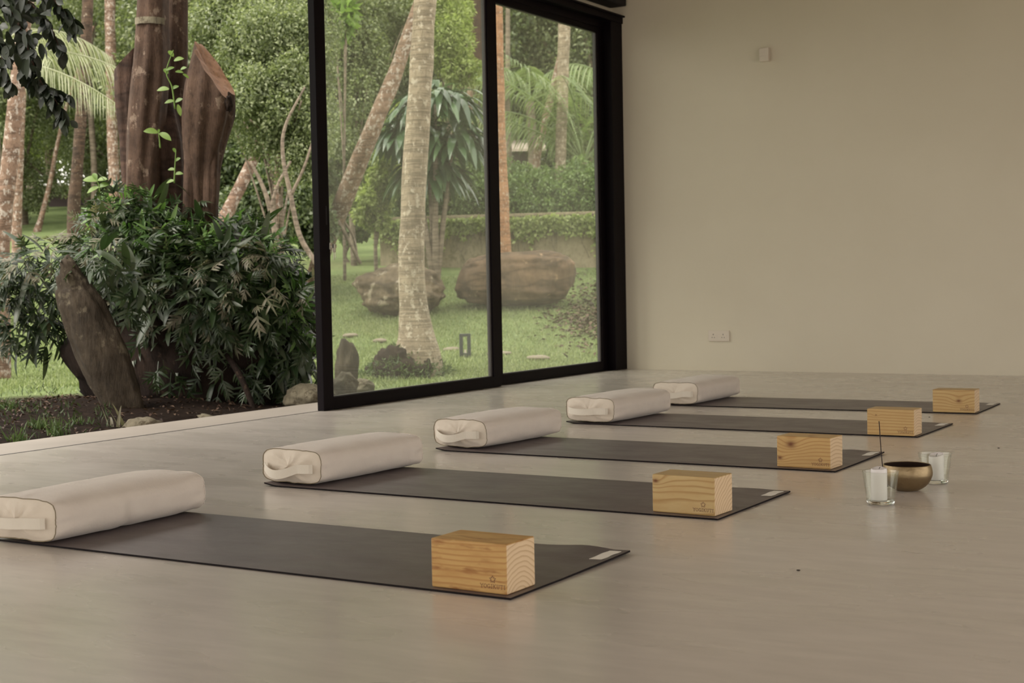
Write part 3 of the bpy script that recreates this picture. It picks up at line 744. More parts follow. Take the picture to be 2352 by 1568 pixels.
# ---- trunks in view (each its own thing)
TR = [
 ('palm_tree', 'orange mottled palm trunk leaning at the left edge of the picture', 'bark_mottled', [(70, -60, 32, 14), (44, 150, 34, 14), (24, 360, 37, 14), (2, 560, 42, 14)]),
 ('tree', 'thin brown trunk just right of the leaning mottled one at the left edge', 'bark_mottled', [(60, 20, 16, 26), (52, 190, 17, 26), (44, 380, 19, 26), (38, 556, 22, 26)]),
 ('tree', 'dark trunk with pale lichen spots left of the cut tree', 'bark_lichen', [(204, -60, 24, 23), (199, 60, 25, 23), (188, 250, 26, 23), (176, 400, 27, 23), (170, 480, 30, 23)]),
 ('tree', 'straight grey-brown trunk close to the left of the cut tree', 'bark_mottled', [(252, -60, 24, 31), (254, 120, 24, 31), (258, 300, 25, 31), (264, 440, 27, 31)]),
 ('tree', 'slim trunk between the lichen trunk and the straight grey one', 'bark_grey', [(210, 60, 12, 34), (205, 200, 13, 34), (216, 380, 14, 34)]),
 ('tree', 'short thin leaning trunk on the far lawn at left', 'bark_mottled', [(215, 60, 6, 33), (160, 220, 8, 33), (132, 330, 9, 33), (115, 420, 11, 33), (95, 500, 13, 33), (86, 530, 17, 33)]),
 ('tree', 'small far trunk on the lawn beside the leaning one', 'bark_mottled', [(60, 180, 6, 30), (30, 330, 8, 30), (26, 400, 9, 30), (22, 470, 11, 30), (28, 540, 14, 30)]),
 ('tree', 'leaning brown trunk in the shadow right of the cut tree', 'bark_mottled', [(730, -60, 16, 18.6), (660, 180, 20, 18.6), (596, 330, 25, 18.4), (556, 420, 28, 18.2), (518, 500, 32, 18), (500, 560, 34, 18)]),
 ('palm_tree', 'leaning mottled palm trunk behind the left glass pane', 'bark_mottled', [(985, -60, 26, 20), (945, 60, 30, 20), (900, 190, 36, 20), (845, 320, 40, 20), (785, 470, 42, 20.5), (745, 570, 40, 21), (718, 645, 34, 21.3)]),
 ('palm_tree', 'upright grey palm trunk with flared foot in front of the round boulder', 'bark_palm', [(982, -80, 50, 13.5), (973, 60, 51, 13.5), (962, 250, 55, 13.5), (950, 450, 57, 13.5), (945, 600, 60, 13.5), (950, 700, 66, 13.5), (957, 770, 86, 13.5), (958, 815, 112, 13.5), (955, 868, 140, 13.5)]),
 ('palm_tree', 'orange palm trunk showing right of the middle mullion', 'bark_orange', [(1141, -60, 26, 21), (1143, 120, 27, 21), (1148, 320, 28, 21), (1155, 480, 30, 21), (1159, 600, 33, 21)]),
 ('palm_tree', 'straight grey palm trunk rising from the hedge in the right pane', 'bark_palm', [(1299, -60, 28, 26.5), (1295, 100, 28, 26.5), (1291, 250, 26, 26.5), (1286, 420, 24, 26.5)]),
 ('tree', 'leaning brown trunk left of the straight grey palm', 'bark_mottled', [(1290, 120, 14, 28), (1266, 220, 16, 28), (1244, 310, 17, 28), (1232, 380, 18, 28)]),
 ('tree', 'thin pale trunk next to the orange palm trunk', 'bark_grey', [(1167, -60, 9, 30), (1166, 100, 11, 30), (1166, 250, 12, 30), (1170, 400, 15, 30)]),
 ('tree', 'dark shaded trunk at the top just left of the middle mullion', 'bark_dark', [(1098, -60, 44, 31), (1094, 60, 42, 31), (1088, 200, 34, 31), (1084, 400, 32, 31)]),
 ('tree', 'thin reddish trunk behind the big-leaved plant', 'bark_mottled', [(1078, 120, 12, 29), (1080, 250, 13, 29), (1078, 390, 14, 29)]),
 ('tree', 'mottled trunk leaning into view beside the dark door stile', 'bark_mottled', [(745, -60, 24, 19), (712, 40, 22, 19), (688, 130, 17, 19), (662, 240, 14, 19), (640, 360, 13, 19), (632, 560, 15, 19)]),
]
for nm, lb, mt, pts in TR:
    if pts[0][1] < 0:      # carry the trunk on above the picture
        (a0, b0_, w0, D0), (a1, b1_, w1, D1) = pts[0], pts[1]; k_ = 420/(b1_-b0_)
        pts = [(a0-(a1-a0)*k_, b0_-420, w0*.9, D0), (a0-(a1-a0)*k_*.5, b0_-210, w0*.95, D0)]+pts
    o = obj(nm, trunk_mesh(ground_foot(pts), 18, .12), M[mt]); tag(o, lb, 'tree trunk', None)
# soil and root tangle at the foot of the upright palm
def blob(c, r, amp, freq, sub=5, seed=0, ridge=0, flat=None):
    bm = bmesh.new(); bmesh.ops.create_icosphere(bm, subdivisions=sub, radius=1)
    for v in bm.verts:
        d = v.co.normalized(); q = d*freq+Vector((seed*3.1, seed, 0))
        n_ = noise.noise(q)+.5*noise.noise(q*2.1)+.25*noise.noise(q*4.3)+.12*noise.noise(q*9)
        if ridge: n_ += ridge*abs(noise.noise(Vector((d.x*1.5, d.y*1.5, d.z*7+seed))))
        f_ = 1+amp*n_
        v.co = Vector((d.x*r[0]*f_, d.y*r[1]*f_, d.z*r[2]*f_))
        if flat is not None: v.co.z = max(v.co.z, flat)
    for f in bm.faces: f.smooth = True
    return bm
pb, pD = at(955, 868, 13.5), 13.5
mb = thing('root_mound', 'dark mound of roots and weeds around the foot of the upright palm', 'mound', (pb[0]-.08, pb[1]-.04, pb[2]))
obj('soil_heap', blob(None, (.34, .34, .33), .25, 2.4, 5, 3), M['soil'], mb)
ang = rng.uniform(0, 2*PI, 2200); rr_ = rng.uniform(.1, .46, 2200)
P = np.stack([np.cos(ang)*rr_, np.sin(ang)*rr_, .31*(1-(rr_/.46)**1.3)+rng.uniform(-.03, .05, 2200)], 1)
D = rand_dirs(2200)+np.array([0, 0, .6]); D /= np.linalg.norm(D, axis=1)[:, None]
V, Fc = leaf_quads(P, D, rand_dirs(2200), rng.uniform(.03, .07, 2200), .014); obj('weeds', mesh_np(V, Fc), M['blade_dark'], mb)

# ---- boulders
def boulder(name, lb, px, py, D, w, h_, mt, amp=.18, freq=1.3, seed=0, kdep=.8, rz=0, sub=5, ridge=0, cat='boulder', shear=0, box=0, gnd=False):
    if gnd: c, D = gp(px, py+h_*.35); c = c+up*h_*.35*D/F
    else: c = at(px, py, D)
    s_ = D/F
    bm = blob(None, (w/2*s_, w/2*s_*kdep, h_/2*s_), amp, freq, sub, seed, ridge)
    for v in bm.verts:
        d = v.co.normalized(); fz = 1+.035*noise.noise(v.co*9+Vector((seed, 0, 0)))+.03*noise.noise(v.co*22)+(.05*noise.noise(Vector((v.co.x*2, v.co.y*2, v.co.z*16+seed))))
        v.co *= fz
        if box:
            for a, rr2 in ((0, w/2*s_), (1, w/2*s_*kdep), (2, h_/2*s_)):
                q = v.co[a]/rr2; v.co[a] = rr2*math.copysign(min(abs(q)**(1-box), 1.15), q)
        v.co.x += shear*v.co.z
    o = obj(name, bm, M[mt], None, tuple(c)); o.rotation_euler = (0, 0, rz)
    return tag(o, lb, cat)
boulder('boulder', 'rounded brown boulder on the lawn behind the upright palm', 922, 668, 19, 205, 118, 'rock', .20, 1.4, 1, .8, YAW)
boulder('boulder', 'long squared rusty boulder on the lawn behind the middle mullion', 1185, 640, 19.3, 268, 122, 'rock_rust', .13, 1.6, 5, .55, YAW-.05, ridge=.25, box=.38, shear=.18)
boulder('boulder', 'tall leaning rock under the ferns beside the open door', 232, 806, 8.85, 122, 400, 'rock_shaded', .13, 1.3, 8, .7, YAW, shear=-.36)
boulder('garden_rock', 'pale yellow rock at the threshold beside the door stile', 705, 915, 9.75, 110, 60, 'rock_pale', .22, 1.6, 11, .7, .3, 4, cat='rock', gnd=True)
boulder('garden_rock', 'small yellowish stone among soil below the leaning rock', 325, 985, 8.6, 90, 50, 'rock_pale', .25, 1.8, 12, .7, .6, 4, cat='rock', gnd=True)
boulder('garden_rock', 'small stone half way along the threshold edge', 470, 962, 8.9, 50, 24, 'rock_pale', .25, 1.8, 13, .7, .1, 3, cat='rock', gnd=True)
boulder('garden_rock', 'weed-grown dark rock seen low at the left of the glass', 797, 838, 11.4, 56, 118, 'rock_shaded', .2, 1.5, 14, .9, 0, 4, cat='rock', gnd=True)
boulder('garden_rock', 'pale rock low at the left corner of the glass', 792, 886, 10.9, 60, 56, 'rock_pale', .22, 1.7, 15, .8, .5, 4, cat='rock', gnd=True)
boulder('garden_rock', 'smaller pale rock right of the corner one behind the glass', 832, 888, 11.2, 52, 36, 'rock_pale', .24, 1.9, 16, .8, .2, 4, cat='rock', gnd=True)
# stepping stones
for px, py, w, lb in ((1236, 826, 56, 'flat stepping stone in the lawn seen through the right pane'), (1038, 806, 44, 'flat stepping stone just left of the garden light'),
                      (805, 774, 40, 'flat stepping stone left of the palm foot, farther away'), (872, 786, 34, 'flat stepping stone close to the palm foot at its left'),
                      (1148, 816, 60, 'flat stepping stone partly behind the middle mullion')):
    p, D = gp(px, py); s_ = D/F
    bm = blob(None, (w/2*s_, w/2*s_*.9, .03), .12, 1.4, 3, px)
    tag(obj('stepping_stone', bm, M['stone'], None, (p[0], p[1], p[2]+.02)), lb, 'stepping stone', 'stepping stones in the lawn')
# bollard light
p, D = gp(1069, 822)
b = thing('garden_light', 'dark rectangular frame-shaped garden light standing in the lawn', 'garden light', (p[0], p[1], p[2]-.03), YAW)
hh = 56*D/F+.03; ww = 26*D/F
obj('lamp_frame', boxes([(-ww/2, -ww/2+.038, -.03, .03, 0, hh), (ww/2-.038, ww/2, -.03, .03, 0, hh), (-ww/2+.038, ww/2-.038, -.03, .03, hh-.03, hh), (-ww/2+.038, ww/2-.038, -.03, .03, 0, .085)], .003, 1), M['lamp'], b)
obj('diffuser', boxes([(-.012, .012, -.012, .012, .085, .12)]), M['plastic'], b)

# ---- retaining wall with creepers
wa, wb_ = at(874, 600, 23.5), at(1480, 596, 22.6)
dirw = wb_-wa; Lw = math.hypot(dirw[0], dirw[1]); az = math.atan2(dirw[1], dirw[0])
z0 = 1.82
rw = thing('retaining_wall', 'weathered low concrete retaining wall behind the boulders', 'garden wall', (wa[0], wa[1], 0), az)
def rough_box(x0, x1, y0, y1, z0_, z1_, nx, nz, amp=.012):
    bm = bmesh.new(); r = bmesh.ops.create_grid(bm, x_segments=nx, y_segments=nz, size=.5)
    for v in bm.verts:
        a, c = v.co.x+.5, v.co.y+.5
        x = x0+(x1-x0)*a; z = z0_+(z1_-z0_)*c
        v.co = Vector((x, y0+amp*noise.noise(Vector((x*2, z*3, 0))), z))
    e = bmesh.ops.extrude_face_region(bm, geom=bm.faces[:])
    for v in e['geom']:
        if isinstance(v, bmesh.types.BMVert): v.co.y = y1
    bmesh.ops.recalc_face_normals(bm, faces=bm.faces[:]); return bm
obj('masonry', rough_box(0, Lw, 0, .3, .7, z0-.05, 80, 14), M['concrete'], rw)
obj('coping', boxes([(-.03, Lw, -.03, .33, z0-.05, z0)], .008, 2), M['concrete'], rw)
struct('trim_5', boxes([(0, .3, .3, 7, .7, z0-.02)]), M['concrete'], 'return of the retaining wall').matrix_world = Matrix.Translation((wa[0], wa[1], 0)) @ Matrix.Rotation(az, 4, 'Z')
cp = thing('creeper', 'light green creeper trailing over the top of the retaining wall', 'creeper', (wa[0], wa[1], 0), az)
n = 5200; x = rng.uniform(-.1, Lw, n); dens = np.array([noise.noise(Vector((a*.9, 0, 3)))+.55*noise.noise(Vector((a*2.6, 0, 7))) for a in x])
dn = np.clip(.16+.34*(dens+.25), .03, .5); z = z0-.04-np.abs(rng.normal(0, 1, n))*dn*.55-.03
P = np.stack([x, -.05-rng.uniform(0, .09, n), z], 1); D = rand_dirs(n)*.8+np.array([0, -.5, -.4]); D /= np.linalg.norm(D, axis=1)[:, None]
V, Fc = leaf_quads(P, D, rand_dirs(n)*.5+np.array([0, -1, .5]), rng.uniform(.05, .10, n), .05); obj('leaves', mesh_np(V, Fc), M['leaf_b'], cp)
ls = []
for k in range(70):
    xx = rng.uniform(0, Lw); l = rng.uniform(.2, .72)
    ls.append(([(xx, -.03, z0-.03), (xx+rng.normal(0, .04), -.035, z0-.03-l*.5), (xx+rng.normal(0, .07), -.03, z0-.03-l)], [.008, .006, .004]))
obj('stems', tubes(ls, 4, n=3), M['bark_grey'], cp)

# ---- hedge bushes above the wall
hb = [(1010, 432, 66, 70, 25.5, 'rounded hedge bush left of the palm trunk top of the wall'), (1085, 425, 62, 78, 25.2, 'rounded hedge bush just left of the middle mullion'),
      (1165, 430, 70, 84, 25.2, 'rounded hedge bush directly right of the middle mullion'), (1245, 446, 62, 60, 25, 'hedge bush at the foot of the straight grey palm'),
      (1330, 440, 70, 68, 25, 'rounded hedge bush at the right end of the right pane'), (1405, 430, 70, 80, 25, 'hedge bush hidden mostly by the window jamb'),
      (930, 440, 60, 64, 26, 'hedge bush seen left of the upright palm')]
for px, py, rx, ry, D, lb in hb:
    h_ = thing('hedge_bush', lb, 'bush', tuple(gd(px, D)), 0, 'clipped bushes behind the retaining wall')
    loc = np.array(h_.location)
    e = [E(px, py, rx, ry, D), E(px-rx*.4, py+25, rx*.6, ry*.7, D-.3), E(px+rx*.4, py+20, rx*.6, ry*.7, D-.3)]
    e = [(c-loc, r) for c, r in e]
    obj('foliage', foliage(e, 8500, .062, .036, 26, .1, .36), M['leaf_hedge'], h_)
    ls = [([(0, 0, 0), tuple(rand_dirs(1)[0]*.2+np.array([0, 0, .4])), tuple(rand_dirs(1)[0]*.4+np.array([0, 0, .9]))], [.03, .02, .01]) for k in range(7)]
    obj('stem', tubes(ls, 5, n=3), M['bark_grey'], h_)

# ---- generic bushy tree
def tree(name, lb, cat, px, D, ells, n, L, Wd, lmat, bmat, tw=26, lumps=18, group=None, droop=.3, branches=6, lr=.34):
    g = gd(px, D); t_ = thing(name, lb, cat, tuple(g), 0, group)
    ee = [(c-g, r) for c, r in ells]
    obj('foliage', foliage(ee, n, L, Wd, lumps, droop, lr), M[lmat], t_)
    top = ee[0][0]; ls = [([(0, 0, -.1), tuple(top*.35+rng.normal(0, .08, 3)), tuple(top*.7), tuple(top)], [tw*D/F/2, tw*D/F/2*.8, tw*D/F/2*.5, .02])]
    for k in range(branches):
        c, r = ee[k % len(ee)]; q = c+rand_dirs(1)[0]*np.array(r)*.7; f0 = rng.uniform(.2, .6)
        ls.append(([tuple(top*f0), tuple(top*f0*.5+q*.5+np.array([0, 0, .1])), tuple(q)], [tw*D/F*.2, tw*D/F*.13, .008]))
    obj('trunk', tubes(ls, 8, n=4), M[bmat], t_)
    return t_
# middle distance, left opening and left pane
tree('shrub_tree', 'dense fine-leaved tree with thin stems between the cut tree and the door stile', 'tree', 640, 17.5,
     [E(640, 120, 120, 170, 17.5), E(540, 60, 110, 130, 18), E(600, 260, 100, 110, 17), E(690, 270, 90, 150, 17), E(540, 210, 70, 90, 18), E(700, 60, 90, 120, 18.5)], 72000, .046, .028, 'leaf_a', 'bark_grey', 14, 26, branches=12)
tree('shrub_tree', 'dense fine-leaved tree filling the left part of the left glass pane', 'tree', 815, 23.5,
     [E(820, 180, 90, 180, 24), E(800, 380, 70, 120, 23.5), E(870, 60, 110, 120, 25), E(880, 330, 70, 110, 24.5), E(760, 60, 80, 140, 24)], 56000, .062, .036, 'leaf_a', 'bark_grey', 16, 26, branches=9)
tree('shrub_tree', 'light green feathery tree right of the upright palm top', 'tree', 1030, 25,
     [E(1030, 90, 65, 100, 24.5, 1), E(1000, 20, 90, 70, 25), E(1060, 160, 50, 40, 24.5)], 12000, .085, .03, 'leaf_b', 'bark_grey', 12, 20, branches=8)
tree('shrub_tree', 'bright light-green leafy tree at the top left corner of the left glass pane', 'tree', 792, 21.8,
     [E(792, 45, 34, 40, 21.8), E(780, -40, 50, 50, 22)], 1500, .17, .09, 'shoot', 'bark_grey', 8, 10)
tree('bush', 'low yellow-green bush at the foot of the fine-leaved tree behind glass', 'bush', 865, 22.5,
     [E(868, 400, 50, 80, 22.5), E(850, 480, 60, 60, 22.5), E(905, 300, 26, 60, 22.5)], 9000, .07, .045, 'leaf_b', 'bark_grey', 10, 14)
tree('bush', 'dark undergrowth bush low behind the thin stems', 'bush', 600, 20.5,
     [E(600, 470, 110, 110, 20.5), E(690, 500, 80, 90, 20), E(540, 400, 70, 110, 21), E(690, 400, 80, 80, 20.5)], 26000, .075, .045, 'leaf_c', 'bark_dark', 12, 20)
tree('bush', 'bush at the left end of the retaining wall', 'bush', 815, 24,
     [E(810, 520, 50, 55, 24), E(850, 500, 40, 50, 24.4)], 6000, .07, .04, 'leaf_hedge', 'bark_grey', 10, 12)
# thin stems with bare branches
for nm, lb, segs in (('bare_shrub', 'bare branching stems in the shadow left of the door stile', [[(735, 620, 13, 15.6), (690, 545, 12, 15.6), (668, 450, 11, 15.6), (650, 360, 9, 15.6), (655, 290, 7, 15.6), (700, 200, 4, 15.6)], [(668, 450, 8, 15.6), (700, 380, 6, 15.6), (722, 310, 4, 15.6)]]),
                     ('bare_shrub', 'bare forked stems nearer the cut tree', [[(640, 600, 14, 16.4), (632, 540, 13, 16.4), (618, 470, 12, 16.4), (600, 420, 9, 16.4), (575, 370, 6, 16.4)], [(620, 480, 9, 16.4), (640, 420, 7, 16.4), (668, 370, 5, 16.4)]]),
                     ('bare_shrub', 'leaning bare sticks behind the left glass pane near the retaining wall', [[(775, 505, 9, 20.5), (800, 550, 9, 20.5), (828, 606, 8, 20.5)], [(785, 500, 6, 20.7), (812, 545, 6, 20.7), (822, 600, 5, 20.7)]])):
    Vv = []; Ff = []
    for s_ in segs:
        if s_[0][1] > 590: s_ = [(s_[0][0]+4, s_[0][1]+45, s_[0][2], s_[0][3])]+s_
        P = catmull([at(a, b_, D) for a, b_, w, D in s_], 6); R = np.interp(np.linspace(0, 1, len(P)), np.linspace(0, 1, len(s_)), [w/2*D/F for a, b_, w, D in s_])
        v, f = tube_data(P, R, 8, .1); Ff += [tuple(i+len(Vv) for i in q) for q in f]; Vv += v
    tag(obj(nm, mesh_np(Vv, Ff, smooth=True), M['bark_grey']), lb, 'shrub')

# ---- strip leaves (long, curved)
def strip_leaves(base, D, Up, L, Wd, curve, seg=5, fold=.2, prof=None, undul=0):
    """each leaf = strip of seg quads x 2 (folded at the midrib); returns V,F"""
    n = len(base); S = np.cross(D, Up); S /= np.linalg.norm(S, axis=1)[:, None]+1e-9; U = np.cross(S, D)
    L = np.broadcast_to(L, n)[:, None]; Wd = np.broadcast_to(Wd, n)[:, None]; curve = np.broadcast_to(curve, n)[:, None]
    rows = []
    for j in range(seg+1):
        t_ = j/seg; w = (math.sin(PI*min(1, t_*.93+.07))**.8 if prof is None else prof(t_))
        a = curve*t_; c = base+D*L*t_*(1-.15*t_)+np.array([0, 0, -1.])*L*curve*t_*t_*.6
        rows.append(np.stack([c+S*Wd*.5*w+U*Wd*fold*w, c, c-S*Wd*.5*w+U*Wd*fold*w], 1))
    V = np.stack(rows, 1).reshape(-1, 3)        # n,(seg+1),3 -> flat
    f = []
    for j in range(seg):
        f.append([j*3, j*3+3, j*3+4, j*3+1]); f.append([j*3+1, j*3+4, j*3+5, j*3+2])
    f = np.array(f); Fc = (f[None]+(np.arange(n)*(seg+1)*3)[:, None, None]).reshape(-1, 4)
    return V, Fc
def nrm(v): return v/(np.linalg.norm(v, axis=1)[:, None]+1e-9)
# big-leaved plant
g = gd(1000, 21.5); bl = thing('big_leaved_plant', 'dark glossy plant with large drooping leaves behind the upright palm', 'plant', tuple(g))
ell = [E(1000, 240, 90, 70, 21.3), E(940, 310, 65, 90, 21.5), E(1040, 330, 65, 100, 21.5), E(985, 400, 70, 80, 21.8)]
P = []; Dn = []
for c, r in ell:
    d = rand_dirs(140); d[:, 2] = np.abs(d[:, 2])*.8-.15; P.append(c-g+d*np.array(r)*rng.uniform(.45, .95, (140, 1))); Dn.append(d)
P = np.vstack(P); Dn = np.vstack(Dn); Dd = nrm(Dn*np.array([1, 1, .5])+rand_dirs(len(P))*.35+np.array([0, 0, -.15]))
V, Fc = strip_leaves(P, Dd, np.tile([0, 0, 1.], (len(P), 1)), rng.uniform(.34, .55, len(P)), rng.uniform(.09, .13, len(P)), rng.uniform(.5, 1.5, len(P)), 6, .18)
obj('leaves', mesh_np(V, Fc, smooth=True), M['leaf_glossy'], bl)
obj('stem', tubes([([(0, 0, -.1), tuple((c-g)*.5), tuple(c-g)], [.06, .04, .02]) for c, r in ell], 7), M['bark_grey'], bl)

# ---- palms
def frond_mesh(L, arch, droop, nl=46, ll=.55, lw=.028, az=0, elev=.9):
    t_ = np.linspace(0, 1, 22); h = L*np.cos(elev)*t_*(1+.0*t_); z = L*math.sin(elev)*t_-arch*L*t_**2.2
    h = L*(math.cos(elev)*t_+.25*t_**2)
    P = np.stack([h*math.cos(az), h*math.sin(az), z], 1)
    v, f = tube_data(P, np.linspace(.022, .004, 22), 6); V = list(v); Fc = [q for q in f if len(q) == 4]
    tt = np.repeat(np.linspace(.16, .99, nl), 2); side = np.tile([1., -1.], nl)
    C = np.stack([np.interp(tt, t_, P[:, k]) for k in range(3)], 1)
    T = np.gradient(P, axis=0); T /= np.linalg.norm(T, axis=1)[:, None]
    Tt = nrm(np.stack([np.interp(tt, t_, T[:, k]) for k in range(3)], 1))
    Sd = nrm(np.cross(Tt, np.array([0, 0, 1.])))*side[:, None]
    D = nrm(Sd*.85+Tt*.55+np.array([0, 0, -.15])+rng.normal(0, .07, (2*nl, 3)))
    LL = ll*(np.sin(PI*np.clip(tt*.85+.12, 0, 1))**.6)*rng.uniform(.85, 1.1, 2*nl)
    v2, f2 = strip_leaves(C, D, np.tile([0, 0, 1.], (2*nl, 1)), LL, lw, droop, 4, .25)
    k0 = len(V); V = np.vstack([np.array(V), v2]); Fc = np.vstack([np.array(Fc), f2+k0])
    return mesh_np(V, Fc)
def palm(lb, p, hgt, fr, mt='palm_leaf', ll=.55, lw=.022):
    t_ = thing('palm_tree', lb, 'palm', tuple(p))
    if hgt > .3:
        obj('trunk', tubes([([(0, 0, -.1), (.05, 0, hgt*.5), (0, 0, hgt)], [.13, .10, .09])], 12, .1), M['bark_grey'], t_)
    for az_, el, L, arch, dr in fr:
        o = obj('frond', frond_mesh(L, arch, dr, 60 if lw < .02 else 46, ll, lw, az_, el), M[mt], t_, (0, 0, hgt))
    return t_
c = at(-10, 150, 19); g = gd(-10, 19)
lookaz = math.atan2(fw[1], fw[0])
palm('palm at the far left whose pale arching fronds hang beside the dark trunk', g, c[2]-g[2],
     [(lookaz-1.45, .45, 1.9, .62, 1.5), (lookaz-1.25, .95, 1.9, .75, 1.4), (lookaz-1.8, .1, 1.6, .55, 1.3), (lookaz+.3, .8, 1.9, .7, 1.2), (lookaz+1.4, .6, 1.9, .6, 1.2), (lookaz+2.6, .7, 1.9, .6, 1.2), (lookaz-2.4, .5, 1.7, .6, 1.2), (lookaz-.6, 1.0, 2, .7, 1.2)], 'palm_pale', .5, .013)
g = gd(1345, 27); palm('young palm with long pale fronds rising behind the hedge in the right pane', g, 1.5,
     [(lookaz+1.5, 1.15, 3.0, .35, .8), (lookaz+1.2, .95, 2.9, .45, .9), (lookaz+1.7, .75, 2.6, .35, 1), (lookaz+2.2, 1.2, 3.0, .3, .8), (lookaz-1.5, 1.2, 3.0, .35, .8), (lookaz-1.2, .9, 2.6, .4, .9), (lookaz+.5, 1.2, 3.1, .3, .8), (lookaz+2.9, 1.1, 2.8, .4, .9), (lookaz-.6, 1.1, 2.8, .3, .8)], ll=.75)
g = gd(1225, 30); palm('palm with drooping fronds between the orange trunk and the straight grey palm', g, 2.7,
     [(lookaz+1.5, .9, 2.6, .7, 1.2), (lookaz+1.1, .5, 2.3, .6, 1.2), (lookaz-1.5, .9, 2.6, .7, 1.2), (lookaz-1.0, .5, 2.3, .6, 1.2), (lookaz+2.5, .9, 2.6, .7, 1.2), (lookaz-2.4, .9, 2.6, .7, 1.2), (lookaz, 1.1, 2.6, .6, 1.2)], ll=.7)

# ---- far trees: three kinds, copied along the back of the garden
def far_proto(lb, ell, n, L, Wd, lmat, bmat, hgt):
    t_ = thing('background_tree', lb, 'tree', (0, 0, 0), 0, 'trees at the back of the garden')
    obj('foliage', foliage(ell, n, L, Wd, 30, .3, .30), M[lmat], t_)
    ls = [([(0, 0, -.6), (.1, 0, hgt*.5), (0, .1, hgt)], [.2, .15, .06])]
    for k in range(8):
        c, r = ell[k % len(ell)]; q = np.array(c)+rand_dirs(1)[0]*np.array(r)*.6; ls.append(([(.05, 0, hgt*rng.uniform(.25, .6)), tuple(q*.6+np.array([0, 0, 1.])), tuple(q)], [.07, .05, .02]))
    obj('trunk', tubes(ls, 7, n=4), M[bmat], t_); return t_
P1 = far_proto('', [((0, 0, 4.6), (2.6, 2.6, 2.6)), ((1.4, .6, 6.8), (2, 2, 2)), ((-1.5, -.4, 6.4), (2.1, 2, 2)), ((.2, -.8, 2.6), (1.8, 1.6, 1.5))], 26000, .13, .075, 'leaf_b', 'bark_grey', 6)
P2 = far_proto('', [((0, 0, 3.6), (2.4, 2.4, 2.2)), ((-1, .6, 6.2), (2.2, 2.2, 2.2)), ((1.4, -.4, 8), (2, 2, 2)), ((0, 0, 1.5), (2.0, 1.8, 1.4))], 26000, .12, .07, 'leaf_a', 'bark_grey', 7)
P3 = far_proto('', [((0, 0, 5), (2.6, 2.4, 3.2)), ((.8, 0, 8.2), (2, 2, 2.4)), ((-.6, 0, 2), (2, 2, 1.7))], 22000, .14, .085, 'leaf_c', 'bark_dark', 8)
far = [(-330, 36, 0, 1.1), (-150, 33, 1, 1.0), (10, 43, 0, 1.0), (60, 36, 1, .62), (130, 47, 0, 1.0), (215, 40, 1, .80), (300, 44, 0, 1.1), (400, 37, 1, 1.0), (330, 54, 2, 1.3), (505, 32, 1, 1.0), (610, 38, 2, 1.2),
       (470, 50, 0, 1.4), (700, 33, 2, .9), (790, 42, 0, 1.3), (880, 36, 1, 1.0), (980, 42, 0, 1.1), (1060, 36, 2, .9), (1130, 46, 1, 1.2), (1210, 38, 2, .95), (1290, 44, 0, 1.2), (1370, 37, 1, 1.0), (1330, 52, 2, 1.4), (1460, 40, 0, 1.1),
       (80, 62, 1, 1.7), (240, 62, 0, 1.6), (650, 60, 1, 1.8), (900, 60, 2, 1.8), (1120, 62, 0, 1.8), (-60, 60, 2, 1.7)]
used = set()
names = ['light green leafy', 'mid green fine-leaved', 'dark green tall']
def where(px, D, k, sc_):
    zone = ('beyond the left edge of the picture' if px < 0 else 'at the far left behind the palm trunks' if px < 110 else 'behind the lichen-spotted trunk' if px < 250 else 'behind the cut tree' if px < 440 else
            'right of the cut tree' if px < 640 else 'behind the dark door stile' if px < 780 else 'behind the leaning palm trunk' if px < 920 else 'behind the upright palm top' if px < 1080 else
            'behind the middle mullion' if px < 1180 else 'behind the straight grey palm' if px < 1310 else 'behind the right pane edge' if px < 1420 else 'hidden past the wall corner')
    return '%s tree %s, %s' % (names[k], zone, 'nearest row' if D < 38.5 else 'middle row' if D < 49 else 'rearmost row')
for px, D, k, s_ in far:
    pr = (P1, P2, P3)[k]
    if k not in used: t_ = pr; used.add(k)
    else: t_ = copy_tree(pr)
    g = gd(px, D); t_.location = tuple(g); t_.scale = (s_, s_, s_); t_.rotation_euler = (0, 0, rng.uniform(0, 6.28)); t_['label'] = where(px, D, k, s_)

# far building glimpses
g = gd(1130, 33)
b = thing('garden_building', 'low building with pale roof glimpsed beyond the hedge', 'building', (g[0], g[1], g[2]), YAW)
c1 = at(1085, 330, 33)-g; zc = at(1150, 352, 33)[2]-g[2]
obj('walls', boxes([(-.9, 1.0, 0, 2.5, -.3, zc)]), M['dark_wall'], b)
bm = boxes([(-1.1, 1.3, -.3, 2.8, zc, zc+.06)])
for v in bm.verts:
    if v.co.z > zc+.03 and v.co.y > 1: v.co.z += .5
    if v.co.z < zc+.03 and v.co.y > 1: v.co.z += .45
obj('roof', bm, M['roof'], b)
g = gd(110, 46); b = thing('garden_building', 'dark low building glimpsed across the lawn at far left', 'building', tuple(g), YAW)
obj('walls', boxes([(-.7, 1.0, 0, 2, -.3, .55)]), M['dark_wall'], b); obj('roof', boxes([(-.9, 1.2, -.3, 2.3, .55, .65)], .01, 1), M['roof'], b)

